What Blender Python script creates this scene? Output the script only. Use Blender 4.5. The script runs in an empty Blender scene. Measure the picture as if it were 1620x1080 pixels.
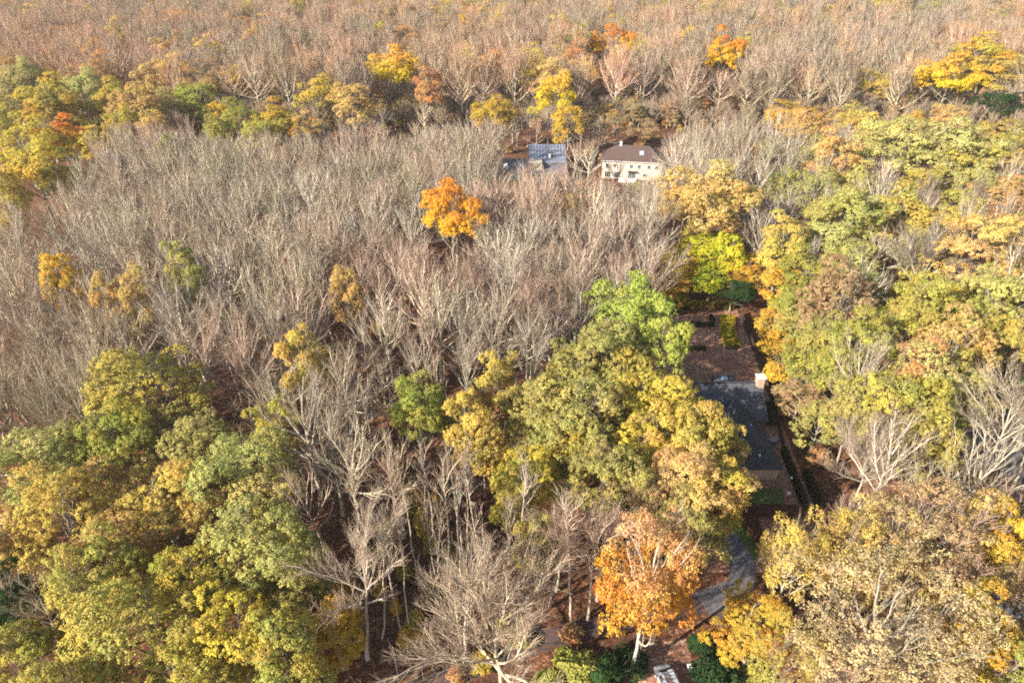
import bpy, bmesh, math, random
import numpy as np
from mathutils import Vector, Matrix
rad = math.radians
SC = bpy.context.scene
COL = SC.collection
# ---------------------------------------------------------------- camera, sky, sun
CH, PITCH, F = 75.0, 32.0, 1080.0            # camera height (m), degrees below horizon, focal length in 1620-px units
cd = bpy.data.cameras.new('camera'); cam = bpy.data.objects.new('camera', cd); COL.objects.link(cam)
cam.location = (0, 0, CH); cam.rotation_euler = (rad(90 - PITCH), 0, 0)
cd.sensor_width = 36; cd.lens = 24; cd.clip_start = 0.5; cd.clip_end = 6000
SC.camera = cam
HAZE = 0.00012
SUN_EL, SUN_AZ = 28.0, 236.0                 # azimuth of the sun, clockwise from +Y (behind the camera, from its left)
sv = Vector((math.sin(rad(SUN_AZ)) * math.cos(rad(SUN_EL)), math.cos(rad(SUN_AZ)) * math.cos(rad(SUN_EL)), math.sin(rad(SUN_EL))))
W = bpy.data.worlds.new('World'); SC.world = W; W.use_nodes = True
nt = W.node_tree; bg = nt.nodes['Background']
sky = nt.nodes.new('ShaderNodeTexSky'); sky.sky_type = 'NISHITA'; sky.sun_disc = False
sky.sun_elevation = rad(SUN_EL); sky.sun_rotation = rad(SUN_AZ)
nt.links.new(sky.outputs[0], bg.inputs[0]); bg.inputs[1].default_value = 0.085
sl = bpy.data.lights.new('sun', 'SUN'); so = bpy.data.objects.new('sun', sl); COL.objects.link(so)
sl.energy = 5.0; sl.angle = rad(0.5); sl.color = (1.0, 0.90, 0.76)
so.rotation_euler = sv.to_track_quat('Z', 'Y').to_euler(); so.location = (0, 0, 200)
vs = SC.view_settings; vs.view_transform = 'Standard'; vs.look = 'None'; vs.gamma = 1; vs.exposure = 1.36
cy = SC.cycles; cy.max_bounces = 4; cy.diffuse_bounces = 3; cy.glossy_bounces = 1; cy.transmission_bounces = 2
cy.transparent_max_bounces = 4; cy.volume_bounces = 0; cy.caustics_reflective = False; cy.caustics_refractive = False
cy.use_adaptive_sampling = True; cy.adaptive_threshold = 0.02; cy.use_denoising = False; cy.pixel_filter_type = 'BLACKMAN_HARRIS'; cy.filter_width = 1.85; cy.denoiser = 'OPENIMAGEDENOISE'; cy.denoising_prefilter = 'ACCURATE'
try: cy.use_light_tree = False
except Exception: pass

S, C_ = math.sin(rad(PITCH)), math.cos(rad(PITCH))
def at(px, py, z=0.0):
    "point at height z seen at pixel (px, py) of the 1620x1080 photograph"
    dx, dy = (px - 810) / F, (540 - py) / F
    d = Vector((dx, C_ + dy * S, -S + dy * C_)); t = (z - CH) / d.z
    return Vector((d.x * t, d.y * t, z))
def pix(x, y, z):
    dep = y * C_ + (CH - z) * S
    return 810 + F * x / dep, 540 + F * ((CH - z) * C_ - y * S) / dep, dep

# ---------------------------------------------------------------- helpers
def new_mesh(name, V, Q, mats=(), midx=None, attrs=None, smooth=False):
    V = np.asarray(V, dtype=np.float32); Q = np.asarray(Q, dtype=np.int32)
    me = bpy.data.meshes.new(name); k = Q.shape[1]
    me.vertices.add(len(V)); me.vertices.foreach_set('co', V.ravel())
    me.loops.add(Q.size); me.loops.foreach_set('vertex_index', Q.ravel())
    me.polygons.add(len(Q)); me.polygons.foreach_set('loop_start', np.arange(0, Q.size, k, dtype=np.int32))
    me.polygons.foreach_set('loop_total', np.full(len(Q), k, dtype=np.int32))
    for m in mats: me.materials.append(m)
    if midx is not None: me.polygons.foreach_set('material_index', np.asarray(midx, dtype=np.int32))
    for n, a in (attrs or {}).items():
        at_ = me.attributes.new(n, 'FLOAT', 'FACE'); at_.data.foreach_set('value', np.asarray(a, dtype=np.float32))
    me.update(calc_edges=True)
    if smooth: me.polygons.foreach_set('use_smooth', np.ones(len(Q), dtype=bool))
    return me
def ob(name, me, parent=None, loc=None, rz=None):
    o = bpy.data.objects.new(name, me); COL.objects.link(o)
    if parent: o.parent = parent
    if loc is not None: o.location = loc
    if rz is not None: o.rotation_euler[2] = rz
    return o
def empty(name, loc, rz=0.0):
    o = bpy.data.objects.new(name, None); COL.objects.link(o); o.location = loc; o.rotation_euler[2] = rz
    o.empty_display_size = 0.5; return o
def tag(o, label=None, cat=None, group=None, kind=None):
    if label: o['label'] = label
    if cat: o['category'] = cat
    if group: o['group'] = group
    if kind: o['kind'] = kind
    return o
class MB:
    "collects boxes, tubes and polygons, links them as one mesh"
    def __init__(s): s.bm = bmesh.new()
    def box(s, x0, x1, y0, y1, z0, z1, bev=0):
        b = bmesh.new()
        M = Matrix.Translation(((x0+x1)/2, (y0+y1)/2, (z0+z1)/2)) @ Matrix.Diagonal((x1-x0, y1-y0, z1-z0, 1))
        bmesh.ops.create_cube(b, size=1, matrix=M)
        if bev: bmesh.ops.bevel(b, geom=b.edges[:], offset=bev, segments=2, affect='EDGES')
        s.join(b); return s
    def join(s, b):
        me = bpy.data.meshes.new('t'); b.to_mesh(me); s.bm.from_mesh(me); bpy.data.meshes.remove(me); b.free()
    def prism(s, prof, x0, x1, axis='x'):
        "profile of (u, z) points extruded along x (u is y) or y (u is x)"
        n = len(prof)
        P = lambda a, u, z: (a, u, z) if axis == 'x' else (u, a, z)
        A = [s.bm.verts.new(P(x0, *p)) for p in prof]; B = [s.bm.verts.new(P(x1, *p)) for p in prof]
        for i in range(n): s.bm.faces.new((A[i], A[(i+1) % n], B[(i+1) % n], B[i]))
        s.bm.faces.new(A[::-1]); s.bm.faces.new(B); return s
    def poly(s, pts):
        s.bm.faces.new([s.bm.verts.new(p) for p in pts]); return s
    def slab(s, pts, t):
        "polygon thickened downward by t"
        A = [s.bm.verts.new(p) for p in pts]; B = [s.bm.verts.new((p[0], p[1], p[2]-t)) for p in pts]; n = len(A)
        s.bm.faces.new(A); s.bm.faces.new(B[::-1])
        for i in range(n): s.bm.faces.new((A[i], B[i], B[(i+1) % n], A[(i+1) % n]))
        return s
    def cyl(s, c, r, h, n=16, r2=None):
        b = bmesh.new(); bmesh.ops.create_cone(b, cap_ends=True, segments=n, radius1=r, radius2=r if r2 is None else r2, depth=h,
            matrix=Matrix.Translation((c[0], c[1], c[2] + h/2))); s.join(b); return s
    def build(s, name, m, parent=None, loc=None, rz=None):
        bmesh.ops.recalc_face_normals(s.bm, faces=s.bm.faces[:])
        me = bpy.data.meshes.new(name); s.bm.to_mesh(me); s.bm.free(); me.materials.append(m)
        return ob(name, me, parent, loc, rz)

# ---------------------------------------------------------------- materials
def mat(name): m = bpy.data.materials.new(name); m.use_nodes = True; m.node_tree.nodes.clear(); return m, m.node_tree
class NT:
    def __init__(s, t): s.t = t
    def n(s, ty, **kw):
        nd = s.t.nodes.new(ty)
        for k, v in kw.items(): setattr(nd, k, v)
        return nd
    def l(s, a, b): s.t.links.new(a, b)
    def inp(s, nd, i, v):
        if hasattr(v, 'is_output') or isinstance(v, bpy.types.NodeSocket): s.l(v, nd.inputs[i])
        else: nd.inputs[i].default_value = v
    def math(s, op, a, b=0.0, clamp=False):
        nd = s.n('ShaderNodeMath', operation=op, use_clamp=clamp); s.inp(nd, 0, a); s.inp(nd, 1, b); return nd.outputs[0]
    def mix(s, f, a, b, blend='MIX'):
        nd = s.n('ShaderNodeMixRGB', blend_type=blend); s.inp(nd, 0, f); s.inp(nd, 1, a); s.inp(nd, 2, b); return nd.outputs[0]
    def noise(s, vec, scale, det=2.0, rough=0.5):
        nd = s.n('ShaderNodeTexNoise'); nd.inputs['Scale'].default_value = scale; nd.inputs['Detail'].default_value = det
        nd.inputs['Roughness'].default_value = rough
        if vec is not None: s.l(vec, nd.inputs['Vector'])
        return nd.outputs['Fac']
    def ramp(s, f, stops):
        nd = s.n('ShaderNodeValToRGB'); e = nd.color_ramp.elements
        while len(e) < len(stops): e.new(0.5)
        for q, (p, c) in zip(e, stops): q.position = p; q.color = (*c, 1)
        s.l(f, nd.inputs[0]); return nd.outputs[0]
    def attr(s, name, ty='INSTANCER'):
        nd = s.n('ShaderNodeAttribute', attribute_name=name, attribute_type=ty); return nd
def c4(c): return (*c, 1.0)

def leaf_material():
    m, t = mat('leaves'); k = NT(t)
    a, b = k.attr('tint').outputs['Color'], k.attr('tint_two').outputs['Color']
    grad = k.attr('grad').outputs['Fac']
    v, hf = k.attr('v', 'GEOMETRY').outputs['Fac'], k.attr('hf', 'GEOMETRY').outputs['Fac']
    tc = k.n('ShaderNodeTexCoord').outputs['Object']; rnd = k.n('ShaderNodeObjectInfo').outputs['Random']
    vm = k.n('ShaderNodeVectorMath', operation='ADD'); k.l(tc, vm.inputs[0])
    cx = k.n('ShaderNodeCombineXYZ'); k.l(k.math('MULTIPLY', rnd, 91.0), cx.inputs[0]); k.l(cx.outputs[0], vm.inputs[1])
    n1 = k.noise(vm.outputs[0], 0.22, 2.0)
    patch = k.math('MULTIPLY', k.math('SUBTRACT', n1, 0.38), 4.0, True)
    g = k.math('MULTIPLY', k.math('SUBTRACT', hf, 0.66), 4.0, True)
    fac = k.mix(grad, patch, g)
    col = k.mix(fac, a, b)
    hs = k.n('ShaderNodeHueSaturation'); k.l(col, hs.inputs['Color'])
    k.l(k.math('ADD', 0.478, k.math('MULTIPLY', v, 0.044)), hs.inputs['Hue'])
    k.l(k.math('ADD', 0.78, k.math('MULTIPLY', k.math('FRACT', k.math('MULTIPLY', v, 17.0)), 0.44)), hs.inputs['Value'])
    d = k.n('ShaderNodeBsdfDiffuse'); tr = k.n('ShaderNodeBsdfTranslucent'); mx = k.n('ShaderNodeMixShader'); mx.inputs[0].default_value = 0.30
    k.l(hs.outputs[0], d.inputs[0]); k.l(hs.outputs[0], tr.inputs[0]); k.l(d.outputs[0], mx.inputs[1]); k.l(tr.outputs[0], mx.inputs[2])
    o = k.n('ShaderNodeOutputMaterial'); k.l(mx.outputs[0], o.inputs[0]); return m
def bark_material(name, prop, scale, contrast):
    m, t = mat(name); k = NT(t)
    a = k.attr(prop).outputs['Color']; tc = k.n('ShaderNodeTexCoord').outputs['Object']
    n = k.noise(tc, scale, 4.0, 0.65)
    f = k.math('ADD', 1 - contrast, k.math('MULTIPLY', n, contrast * 2))
    mx = k.n('ShaderNodeVectorMath', operation='SCALE'); k.l(a, mx.inputs[0]); k.l(f, mx.inputs['Scale'])
    d = k.n('ShaderNodeBsdfDiffuse'); k.l(mx.outputs[0], d.inputs[0])
    o = k.n('ShaderNodeOutputMaterial'); k.l(d.outputs[0], o.inputs[0]); return m
M_LEAF, M_BARK, M_TWIG = leaf_material(), bark_material('bark', 'bark', 1.6, 0.4), bark_material('twigs', 'twig', 0.5, 0.25)

def surf(name, col, rough=0.8, noise=None, metal=0.0, bump=0.0, spec=0.3):
    "plain principled material; noise = (scale, second colour)"
    m, t = mat(name); k = NT(t); p = k.n('ShaderNodeBsdfPrincipled'); o = k.n('ShaderNodeOutputMaterial'); k.l(p.outputs[0], o.inputs[0])
    p.inputs['Roughness'].default_value = rough; p.inputs['Metallic'].default_value = metal
    p.inputs['Specular IOR Level'].default_value = spec
    p.inputs['Base Color'].default_value = c4(col)
    if noise:
        tc = k.n('ShaderNodeTexCoord').outputs['Object']; n = k.noise(tc, noise[0], 5.0, 0.6)
        f = k.math('MULTIPLY', k.math('SUBTRACT', n, 0.35), 3.0, True)
        k.l(k.mix(f, c4(col), c4(noise[1])), p.inputs['Base Color'])
        if bump:
            b = k.n('ShaderNodeBump'); b.inputs['Strength'].default_value = bump; b.inputs['Distance'].default_value = 0.05
            k.l(n, b.inputs['Height']); k.l(b.outputs[0], p.inputs['Normal'])
    return m
def tiles(name, a, b, mortar, w, h, rot=(0, 0, 0), mort=0.02):
    m, t = mat(name); k = NT(t); p = k.n('ShaderNodeBsdfPrincipled'); o = k.n('ShaderNodeOutputMaterial'); k.l(p.outputs[0], o.inputs[0])
    p.inputs['Roughness'].default_value = 0.75
    tc = k.n('ShaderNodeTexCoord').outputs['Object']; mp = k.n('ShaderNodeMapping'); mp.inputs['Rotation'].default_value = rot; k.l(tc, mp.inputs[0])
    br = k.n('ShaderNodeTexBrick'); br.inputs['Scale'].default_value = 1.0; br.inputs['Brick Width'].default_value = w
    br.inputs['Row Height'].default_value = h; br.inputs['Mortar Size'].default_value = mort
    br.inputs['Color1'].default_value = c4(a); br.inputs['Color2'].default_value = c4(b); br.inputs['Mortar'].default_value = c4(mortar)
    k.l(mp.outputs[0], br.inputs[0])
    n = k.noise(tc, 1.3, 4.0, 0.6); f = k.math('ADD', 0.7, k.math('MULTIPLY', n, 0.6))
    mx = k.n('ShaderNodeVectorMath', operation='SCALE'); k.l(br.outputs['Color'], mx.inputs[0]); k.l(f, mx.inputs['Scale'])
    k.l(mx.outputs[0], p.inputs['Base Color']); return m
def litter(name, cols, base_scale=1.0):
    "fallen leaves over soil: small cells of mixed leaf colours, broken by bare earth and drifts"
    m, t = mat(name); k = NT(t); p = k.n('ShaderNodeBsdfPrincipled'); o = k.n('ShaderNodeOutputMaterial'); k.l(p.outputs[0], o.inputs[0])
    p.inputs['Roughness'].default_value = 0.9; p.inputs['Specular IOR Level'].default_value = 0.15
    tc = k.n('ShaderNodeTexCoord').outputs['Object']
    vo = k.n('ShaderNodeTexVoronoi'); vo.inputs['Scale'].default_value = 4.2 * base_scale; k.l(tc, vo.inputs['Vector'])
    sx = k.n('ShaderNodeSeparateColor'); k.l(vo.outputs['Color'], sx.inputs[0])
    leaf = k.ramp(sx.outputs[0], [(0.0, cols[0]), (0.35, cols[1]), (0.7, cols[2]), (0.92, cols[3])])
    n = k.noise(tc, 0.12, 5.0, 0.6); n2 = k.noise(tc, 1.1, 4.0, 0.6)
    drift = k.math('MULTIPLY', k.math('SUBTRACT', k.math('ADD', k.math('MULTIPLY', n, 0.7), k.math('MULTIPLY', n2, 0.5)), 0.42), 3.2, True)
    k.l(k.mix(drift, c4(cols[4]), leaf), p.inputs['Base Color'])
    b = k.n('ShaderNodeBump'); b.inputs['Strength'].default_value = 0.8; b.inputs['Distance'].default_value = 0.08
    k.l(sx.outputs[1], b.inputs['Height']); k.l(b.outputs[0], p.inputs['Normal']); return m
M_LITTER = litter('leaf_litter', [(.075, .028, .018), (.14, .055, .03), (.20, .085, .045), (.36, .20, .11), (.05, .026, .018)])
M_GARDEN = litter('garden_litter', [(.20, .085, .05), (.34, .15, .09), (.48, .25, .15), (.7, .5, .35), (.22, .11, .07)])
M_GRASS = surf('lawn', (.07, .12, .02), 0.9, (2.5, (.13, .12, .035)), bump=0.5)
M_ROAD = surf('asphalt', (.055, .053, .06), 0.85, (1.7, (.15, .07, .045)), bump=0.2)
M_GRAVEL = tiles('driveway_setts', (.17, .16, .17), (.11, .105, .12), (.06, .05, .045), 0.42, 0.3, mort=0.03)
M_GREYYARD = surf('yard_gravel', (.13, .125, .135), 0.9, (0.5, (.10, .07, .055)), bump=0.3)
M_HEDGE_G = surf('hedge_dark', (.012, .02, .008), 0.9, (3.0, (.03, .035, .012)), bump=1.0)
M_SLATE = tiles('slate_tiles', (.06, .064, .078), (.105, .11, .125), (.02, .02, .022), 0.34, 0.30, mort=0.03)
M_BROWNROOF = tiles('brown_roof_tiles', (.12, .075, .06), (.085, .055, .048), (.03, .02, .02), 0.3, 0.33)
M_BRICK = tiles('red_brick', (.50, .31, .22), (.42, .25, .17), (.40, .36, .30), 0.24, 0.08, rot=(rad(90), 0, 0), mort=0.012)
M_BRICK_PALE = tiles('pale_brick', (.60, .47, .36), (.52, .40, .31), (.6, .55, .48), 0.24, 0.08, rot=(rad(90), 0, 0), mort=0.012)
M_WHITE = surf('white_paint', (.78, .77, .74), 0.5)
M_CREAM = surf('cream_render', (.62, .53, .38), 0.7, (1.5, (.5, .42, .3)))
M_GLASS = surf('window_glass', (.035, .045, .055), 0.08, spec=0.8)
M_PANEL = surf('solar_glass', (.10, .125, .19), 0.2, (.6, (.16, .17, .21)), spec=0.8)
M_SKYLIGHT = surf('skylight_glass', (.35, .45, .55), 0.15, spec=0.8)
M_ALU = surf('aluminium', (.6, .62, .65), 0.35, metal=0.4)
M_ZINC = surf('zinc', (.35, .36, .38), 0.5, (1.0, (.25, .26, .28)), metal=0.3)
M_SILVER = surf('silver_paint', (.52, .55, .60), 0.28, metal=0.35, spec=0.6)
M_WHITECAR = surf('white_car_paint', (.75, .76, .78), 0.25, spec=0.6)
M_RUBBER = surf('rubber', (.015, .015, .015), 0.8)
M_DARK = surf('dark_metal', (.05, .05, .055), 0.5)
M_WOODDK = surf('weathered_boards', (.045, .032, .026), 0.85, (2.0, (.08, .055, .04)))
M_TEAL = surf('teal_canvas', (.16, .33, .30), 0.8, (1.0, (.2, .38, .34)))
M_LAMP = surf('lamp_globe', (.7, .7, .7), 0.4)
M_STONE = surf('stone', (.28, .26, .24), 0.85, (1.2, (.18, .16, .15)))

# ---------------------------------------------------------------- the setting
def sheet(name, pts, z, m, kind='structure'):
    b = MB(); b.poly([(p[0], p[1], z) for p in pts]); o = b.build(name, m); tag(o, kind=kind); return o
R0 = np.random.default_rng(7)
def ground_mesh():
    n = 90; xs = np.linspace(-1, 1, n); g = np.sign(xs) * np.abs(xs) ** 1.7 * 1500
    X, Y = np.meshgrid(g, g + 150); Z = np.zeros_like(X)
    V = np.stack([X, Y, Z], -1).reshape(-1, 3)
    i = np.arange(n * n).reshape(n, n); Q = np.stack([i[:-1, :-1], i[:-1, 1:], i[1:, 1:], i[1:, :-1]], -1).reshape(-1, 4)
    return new_mesh('ground', V, Q, [M_LITTER])
tag(ob('ground', ground_mesh()), kind='structure')
P = lambda *pp: [at(a, b) for a, b in pp]
def strip(name, line, w, z, m, kind='structure'):
    "a ribbon of width w (m) along ground points"
    L, Rr = [], []
    n = len(line)
    for i, p in enumerate(line):
        d = (line[min(i+1, n-1)] - line[max(i-1, 0)]); d.z = 0; d.normalize(); q = Vector((-d.y, d.x, 0)) * (w/2)
        L.append(p + q); Rr.append(p - q)
    b = MB()
    vl = [b.bm.verts.new((*p.xy, z)) for p in L]; vr = [b.bm.verts.new((*p.xy, z)) for p in Rr]
    for i in range(n-1): b.bm.faces.new((vl[i], vl[i+1], vr[i+1], vr[i]))
    o = b.build(name, m); tag(o, kind=kind); return o
sheet('garden_ground', [Vector((25, 104, 0)), Vector((25, 128, 0)), at(1165, 488), at(1213, 608), at(1290, 805), at(1215, 905), at(1120, 905), at(1050, 830), Vector((20, 82, 0))], 0.012, M_GARDEN)
sheet('lawn', P((1150, 772), (1240, 772), (1240, 803), (1150, 803)), 0.024, M_GRASS)
sheet('side_lawn', P((1135, 822), (1175, 822), (1208, 862), (1196, 888), (1160, 850)), 0.028, M_GRASS)
road_line = [at(420, 1230), at(560, 1130), at(700, 1075), at(800, 1035), at(900, 1000), at(1010, 975), at(1110, 955), at(1230, 985), at(1330, 1080), at(1400, 1200)]
strip('road', road_line, 2.8, 0.016, M_ROAD)
strip('driveway', [at(1110, 955), at(1172, 930), at(1175, 890), at(1150, 850), at(1120, 820), at(1090, 790)], 3.6, 0.036, M_GRAVEL)
sheet('yard', P((1500, 640), (1640, 640), (1700, 790), (1600, 760), (1515, 700)), 0.02, M_GREYYARD)
sheet('parking_yard', [at(1010, 1020), at(1085, 1010), at(1140, 1180), at(1010, 1180)], 0.008, M_GARDEN)
strip('far_path', [Vector((-330, 262, 0)), Vector((-100, 262, 0)), Vector((60, 256, 0)), Vector((330, 246, 0))], 5, 0.02, surf('dirt_track', (.16, .08, .05), 0.95, (0.3, (.10, .05, .035))))

# ---------------------------------------------------------------- buildings
def window(parent, x, y, z, w, h, bars=1, yn=-1, frame=M_WHITE, name='window'):
    "window in a wall facing -y at plane y; the frame is the part, its glass the sub-part"
    f = MB(); t = .09
    f.box(x-w/2, x-w/2+t, y-.08, y+.04, z, z+h); f.box(x+w/2-t, x+w/2, y-.08, y+.04, z, z+h)
    f.box(x-w/2+t, x+w/2-t, y-.08, y+.04, z+h-t, z+h); f.box(x-w/2+t, x+w/2-t, y-.08, y+.04, z, z+t)
    for i in range(bars):
        xx = x - w/2 + w*(i+1)/(bars+1); f.box(xx-.03, xx+.03, y-.06, y+.03, z+t, z+h-t)
    fo = f.build(name, frame, parent)
    MB().box(x-w/2+t, x+w/2-t, y-.03, y+.02, z+t, z+h-t).build('pane', M_GLASS, fo)
    MB().box(x-w/2-.08, x+w/2+.08, y-.16, y-.081, z-.09, z-.002).build('sill', M_STONE, fo)
    return fo
def hip_roof(mb, x0, x1, y0, y1, z0, z1, inx0, inx1, t=.22):
    "hip roof over a rectangle, ridge along x, inset inx0 / inx1 at the two ends"
    ym = (y0+y1)/2; A, B = (x0+inx0, ym, z1), (x1-inx1, ym, z1)
    mb.slab([(x0, y0, z0), (x1, y0, z0), B, A], t); mb.slab([(x1, y1, z0), (x0, y1, z0), A, B], t)
    if inx0: mb.slab([(x0, y1, z0), (x0, y0, z0), A], t)
    if inx1: mb.slab([(x1, y0, z0), (x1, y1, z0), B], t)

# near house beside the garden
H = empty('slate_house', (36, 90, 0)); tag(H, 'brick house with grey slate roof and tall white-capped chimney beside the leafy garden', 'house')
def W_(o): return o     # coordinates below are local to the house
wl = MB(); wl.box(-6.6, 6.4, 0.5, 10.6, 0, 3.2)
wl.prism([(0.5, 3.2), (10.6, 3.2), (5.55, 6.65)], -6.6, -6.3); wl.prism([(0.5, 3.2), (10.6, 3.2), (5.55, 6.65)], 6.1, 6.4)
wl.build('wall', M_BRICK, H)
rf = MB(); rf.slab([(-7, 0, 3.05), (7, 0, 3.05), (7, 5.55, 7.0), (-7, 5.55, 7.0)], .25); rf.slab([(7, 11.1, 3.05), (-7, 11.1, 3.05), (-7, 5.56, 7.0), (7, 5.56, 7.0)], .25)
rfo = rf.build('roof', M_SLATE, H)
MB().box(-7.05, 7.05, 5.38, 5.72, 6.96, 7.12).build('ridge', M_DARK, rfo)
ch = MB().box(5.75, 6.95, 4.7, 5.9, 5.5, 8.35).build('chimney', M_BRICK, rfo)
MB().box(5.6, 7.1, 4.55, 6.05, 8.36, 8.5).build('chimney_cap', M_WHITE, H)
MB().box(-7.1, 7.1, -.16, -.02, 2.85, 3.0).build('gutter', M_DARK, H)
# wing towards the camera
wg = MB(); wg.box(-2.4, 5.4, -10.9, 0.48, 0, 2.75); wg.build('wall', M_BRICK, H)
r2 = MB(); e0, e1, zr, ye, yr = -2.8, 5.8, 5.6, -11.3, -7.3
r2.slab([(e1, ye, 2.7), (e1, 0, 2.7), (1.5, 3.4, zr), (1.5, yr, zr)], .2); r2.slab([(e0, 0, 2.7), (e0, ye, 2.7), (1.5, yr, zr), (1.5, 3.4, zr)], .2)
r2.slab([(e0, ye, 2.7), (e1, ye, 2.7), (1.5, yr, zr)], .2); r2o = r2.build('roof', tiles('dark_slate_tiles', (.035, .037, .046), (.06, .062, .072), (.015, .015, .016), 0.34, 0.30, mort=0.03), H)
MB().cyl((2.4, -9.6, 3.2), .16, .9, 12).build('flue', M_WHITE, H)
MB().cyl((2.6, -3.6, 4.7), .14, .5, 12).build('vent', M_ALU, H)
for x in (-1.0,): window(H, x, -10.9, .9, 1.1, 1.2)
window(H, -4.6, .5, .9, 1.4, 1.3, 2)
an = MB().box(1.0, 5.0, 10.62, 13.8, 0, 2.8).build('annex', M_SLATE, H)
MB().box(2.4, 3.5, 12.4, 13.2, 2.82, 3.05).build('skylight', M_SKYLIGHT, H)
MB().box(6.42, 6.5, 2.2, 3.2, .02, 2.1).build('door', M_WHITE, H)

# pale two storey house
fa, fb = Vector((30.0, 223.6, 0)), Vector((49.4, 220.4, 0)); ang = math.atan2(fb.y-fa.y, fb.x-fa.x)
H2 = empty('beige_house', fa, ang); tag(H2, 'two-storey pale beige brick house with brown hipped roof and white windows behind bare trees', 'house')
Lh = 19.6
MB().box(0, Lh, 0, 10, 0, 6.1).build('wall', M_BRICK_PALE, H2)
r = MB(); hip_roof(r, -.5, Lh+.5, -.5, 10.5, 6.12, 10.0, 5, 5); r.build('roof', M_BROWNROOF, H2)
MB().box(-.45, Lh+.45, -.62, -.5, 5.95, 6.1).build('gutter', M_WHITE, H2)
for x in (1.6, 4.1, 9.6, 12.1, 15.3, 17.8): window(H2, x, 0, 3.7, 1.15, 1.45)
for x in (2.0, 5.2): window(H2, x, 0, .35, 2.0, 2.1, 2)
window(H2, 10.0, 0, .1, 2.6, 2.4, 3, name='french_window'); window(H2, 14.3, 0, 1.1, 1.7, 1.1, 1)
MB().box(8.4, 11.7, -1.0, -.03, 2.75, 2.9).build('awning', M_BROWNROOF, H2)
MB().box(5.2, 5.9, 4.6, 5.6, 9.4, 11.0).build('chimney', M_WHITE, H2)
sk = MB().slab([(11.9, 1.75, 7.93), (13.3, 1.75, 7.93), (13.3, 3.0, 8.83), (11.9, 3.0, 8.83)], .12).build('skylight', M_SKYLIGHT, H2)
MB().box(Lh+.02, Lh+5.4, 1.5, 9.0, 0, 3.6).build('annex', M_WOODDK, H2)
MB().slab([(Lh+.5, .9, 3.65), (Lh+6, .9, 3.65), (Lh+5.4, 9.4, 5.2), (Lh+.5, 9.4, 5.2)], .2).build('annex_roof', M_DARK, H2)
MB().box(5.8, 11.6, -3.4, -.1, .03, .45).build('terrace', M_WHITE, H2)

# solar panelled house
H3 = empty('solar_house', (5.6, 217.5, 0), 0.0); tag(H3, 'brick house whose wide roof carries a blue solar panel grid behind bare branches', 'house')
MB().box(.4, 12.2, .5, 24, 0, 3.3).prism([(.5, 3.3), (24, 3.3), (14.2, 8.7)], .4, .7).prism([(.5, 3.3), (24, 3.3), (14.2, 8.7)], 11.9, 12.2).build('wall', M_BRICK, H3)
sl_ = (9.0-3.2)/14.2
r = MB(); r.slab([(0, 0, 3.2), (12.6, 0, 3.2), (12.6, 14.2, 9.0), (0, 14.2, 9.0)], .25); r.slab([(12.6, 24.5, 3.2), (0, 24.5, 3.2), (0, 14.21, 9.0), (12.6, 14.21, 9.0)], .25)
r.build('roof', surf('grey_roof', (.16, .15, .16), .7, (1.0, (.11, .10, .11))), H3)
rows, cols = 4, 12
for r_ in range(rows):
    for c in range(cols):
        y1 = 14.0 - r_*2.15; y0 = y1 - 2.02; x0 = .3 + c*1.0; x1 = x0 + .93
        if r_ in (1, 2) and c in (6, 7): continue
        fr = MB().slab([(x0, y0, 3.2+sl_*y0+.1), (x1, y0, 3.2+sl_*y0+.1), (x1, y1, 3.2+sl_*y1+.1), (x0, y1, 3.2+sl_*y1+.1)], .06).build('solar_panel', M_ALU, H3)
        a, b = .08, .08
        MB().slab([(x0+a, y0+b, 3.2+sl_*(y0+b)+.115), (x1-a, y0+b, 3.2+sl_*(y0+b)+.115), (x1-a, y1-b, 3.2+sl_*(y1-b)+.115), (x0+a, y1-b, 3.2+sl_*(y1-b)+.115)], .012).build('pane', M_PANEL, fr)
MB().box(.2, 4.2, 1.5, 6.5, 3.5, 6.4).build('dormer', M_CREAM, H3)
MB().box(6.6, 7.3, 7.4, 8.2, 5.8, 7.6).build('vent', M_WHITE, H3)
window(H3, 3.2, .5, .8, 1.6, 1.3, 1); window(H3, 8.5, .5, .3, 2.0, 2.2, 2)
H4 = empty('grey_outbuilding', (-4.2, 219, 0)); tag(H4, 'low grey-roofed outbuilding with two pale skylights hugging the solar house', 'building')
MB().box(.3, 9.0, .3, 11.6, 0, 2.9).build('wall', M_BRICK, H4)
r = MB(); r.slab([(0, 0, 2.95), (9.3, 0, 2.95), (9.3, 6, 6.2), (0, 6, 6.2)], .2); r.slab([(9.3, 12, 2.95), (0, 12, 2.95), (0, 6.01, 6.2), (9.3, 6.01, 6.2)], .2)
r.build('roof', surf('grey_tile', (.15, .13, .14), .75, (1.2, (.10, .09, .10))), H4)
for x in (1.3, 6.4): MB().slab([(x, 2.6, 4.5), (x+1.5, 2.6, 4.5), (x+1.5, 4.0, 5.26), (x, 4.0, 5.26)], .1).build('skylight', M_SKYLIGHT if x > 3 else M_WHITE, H4)
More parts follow.
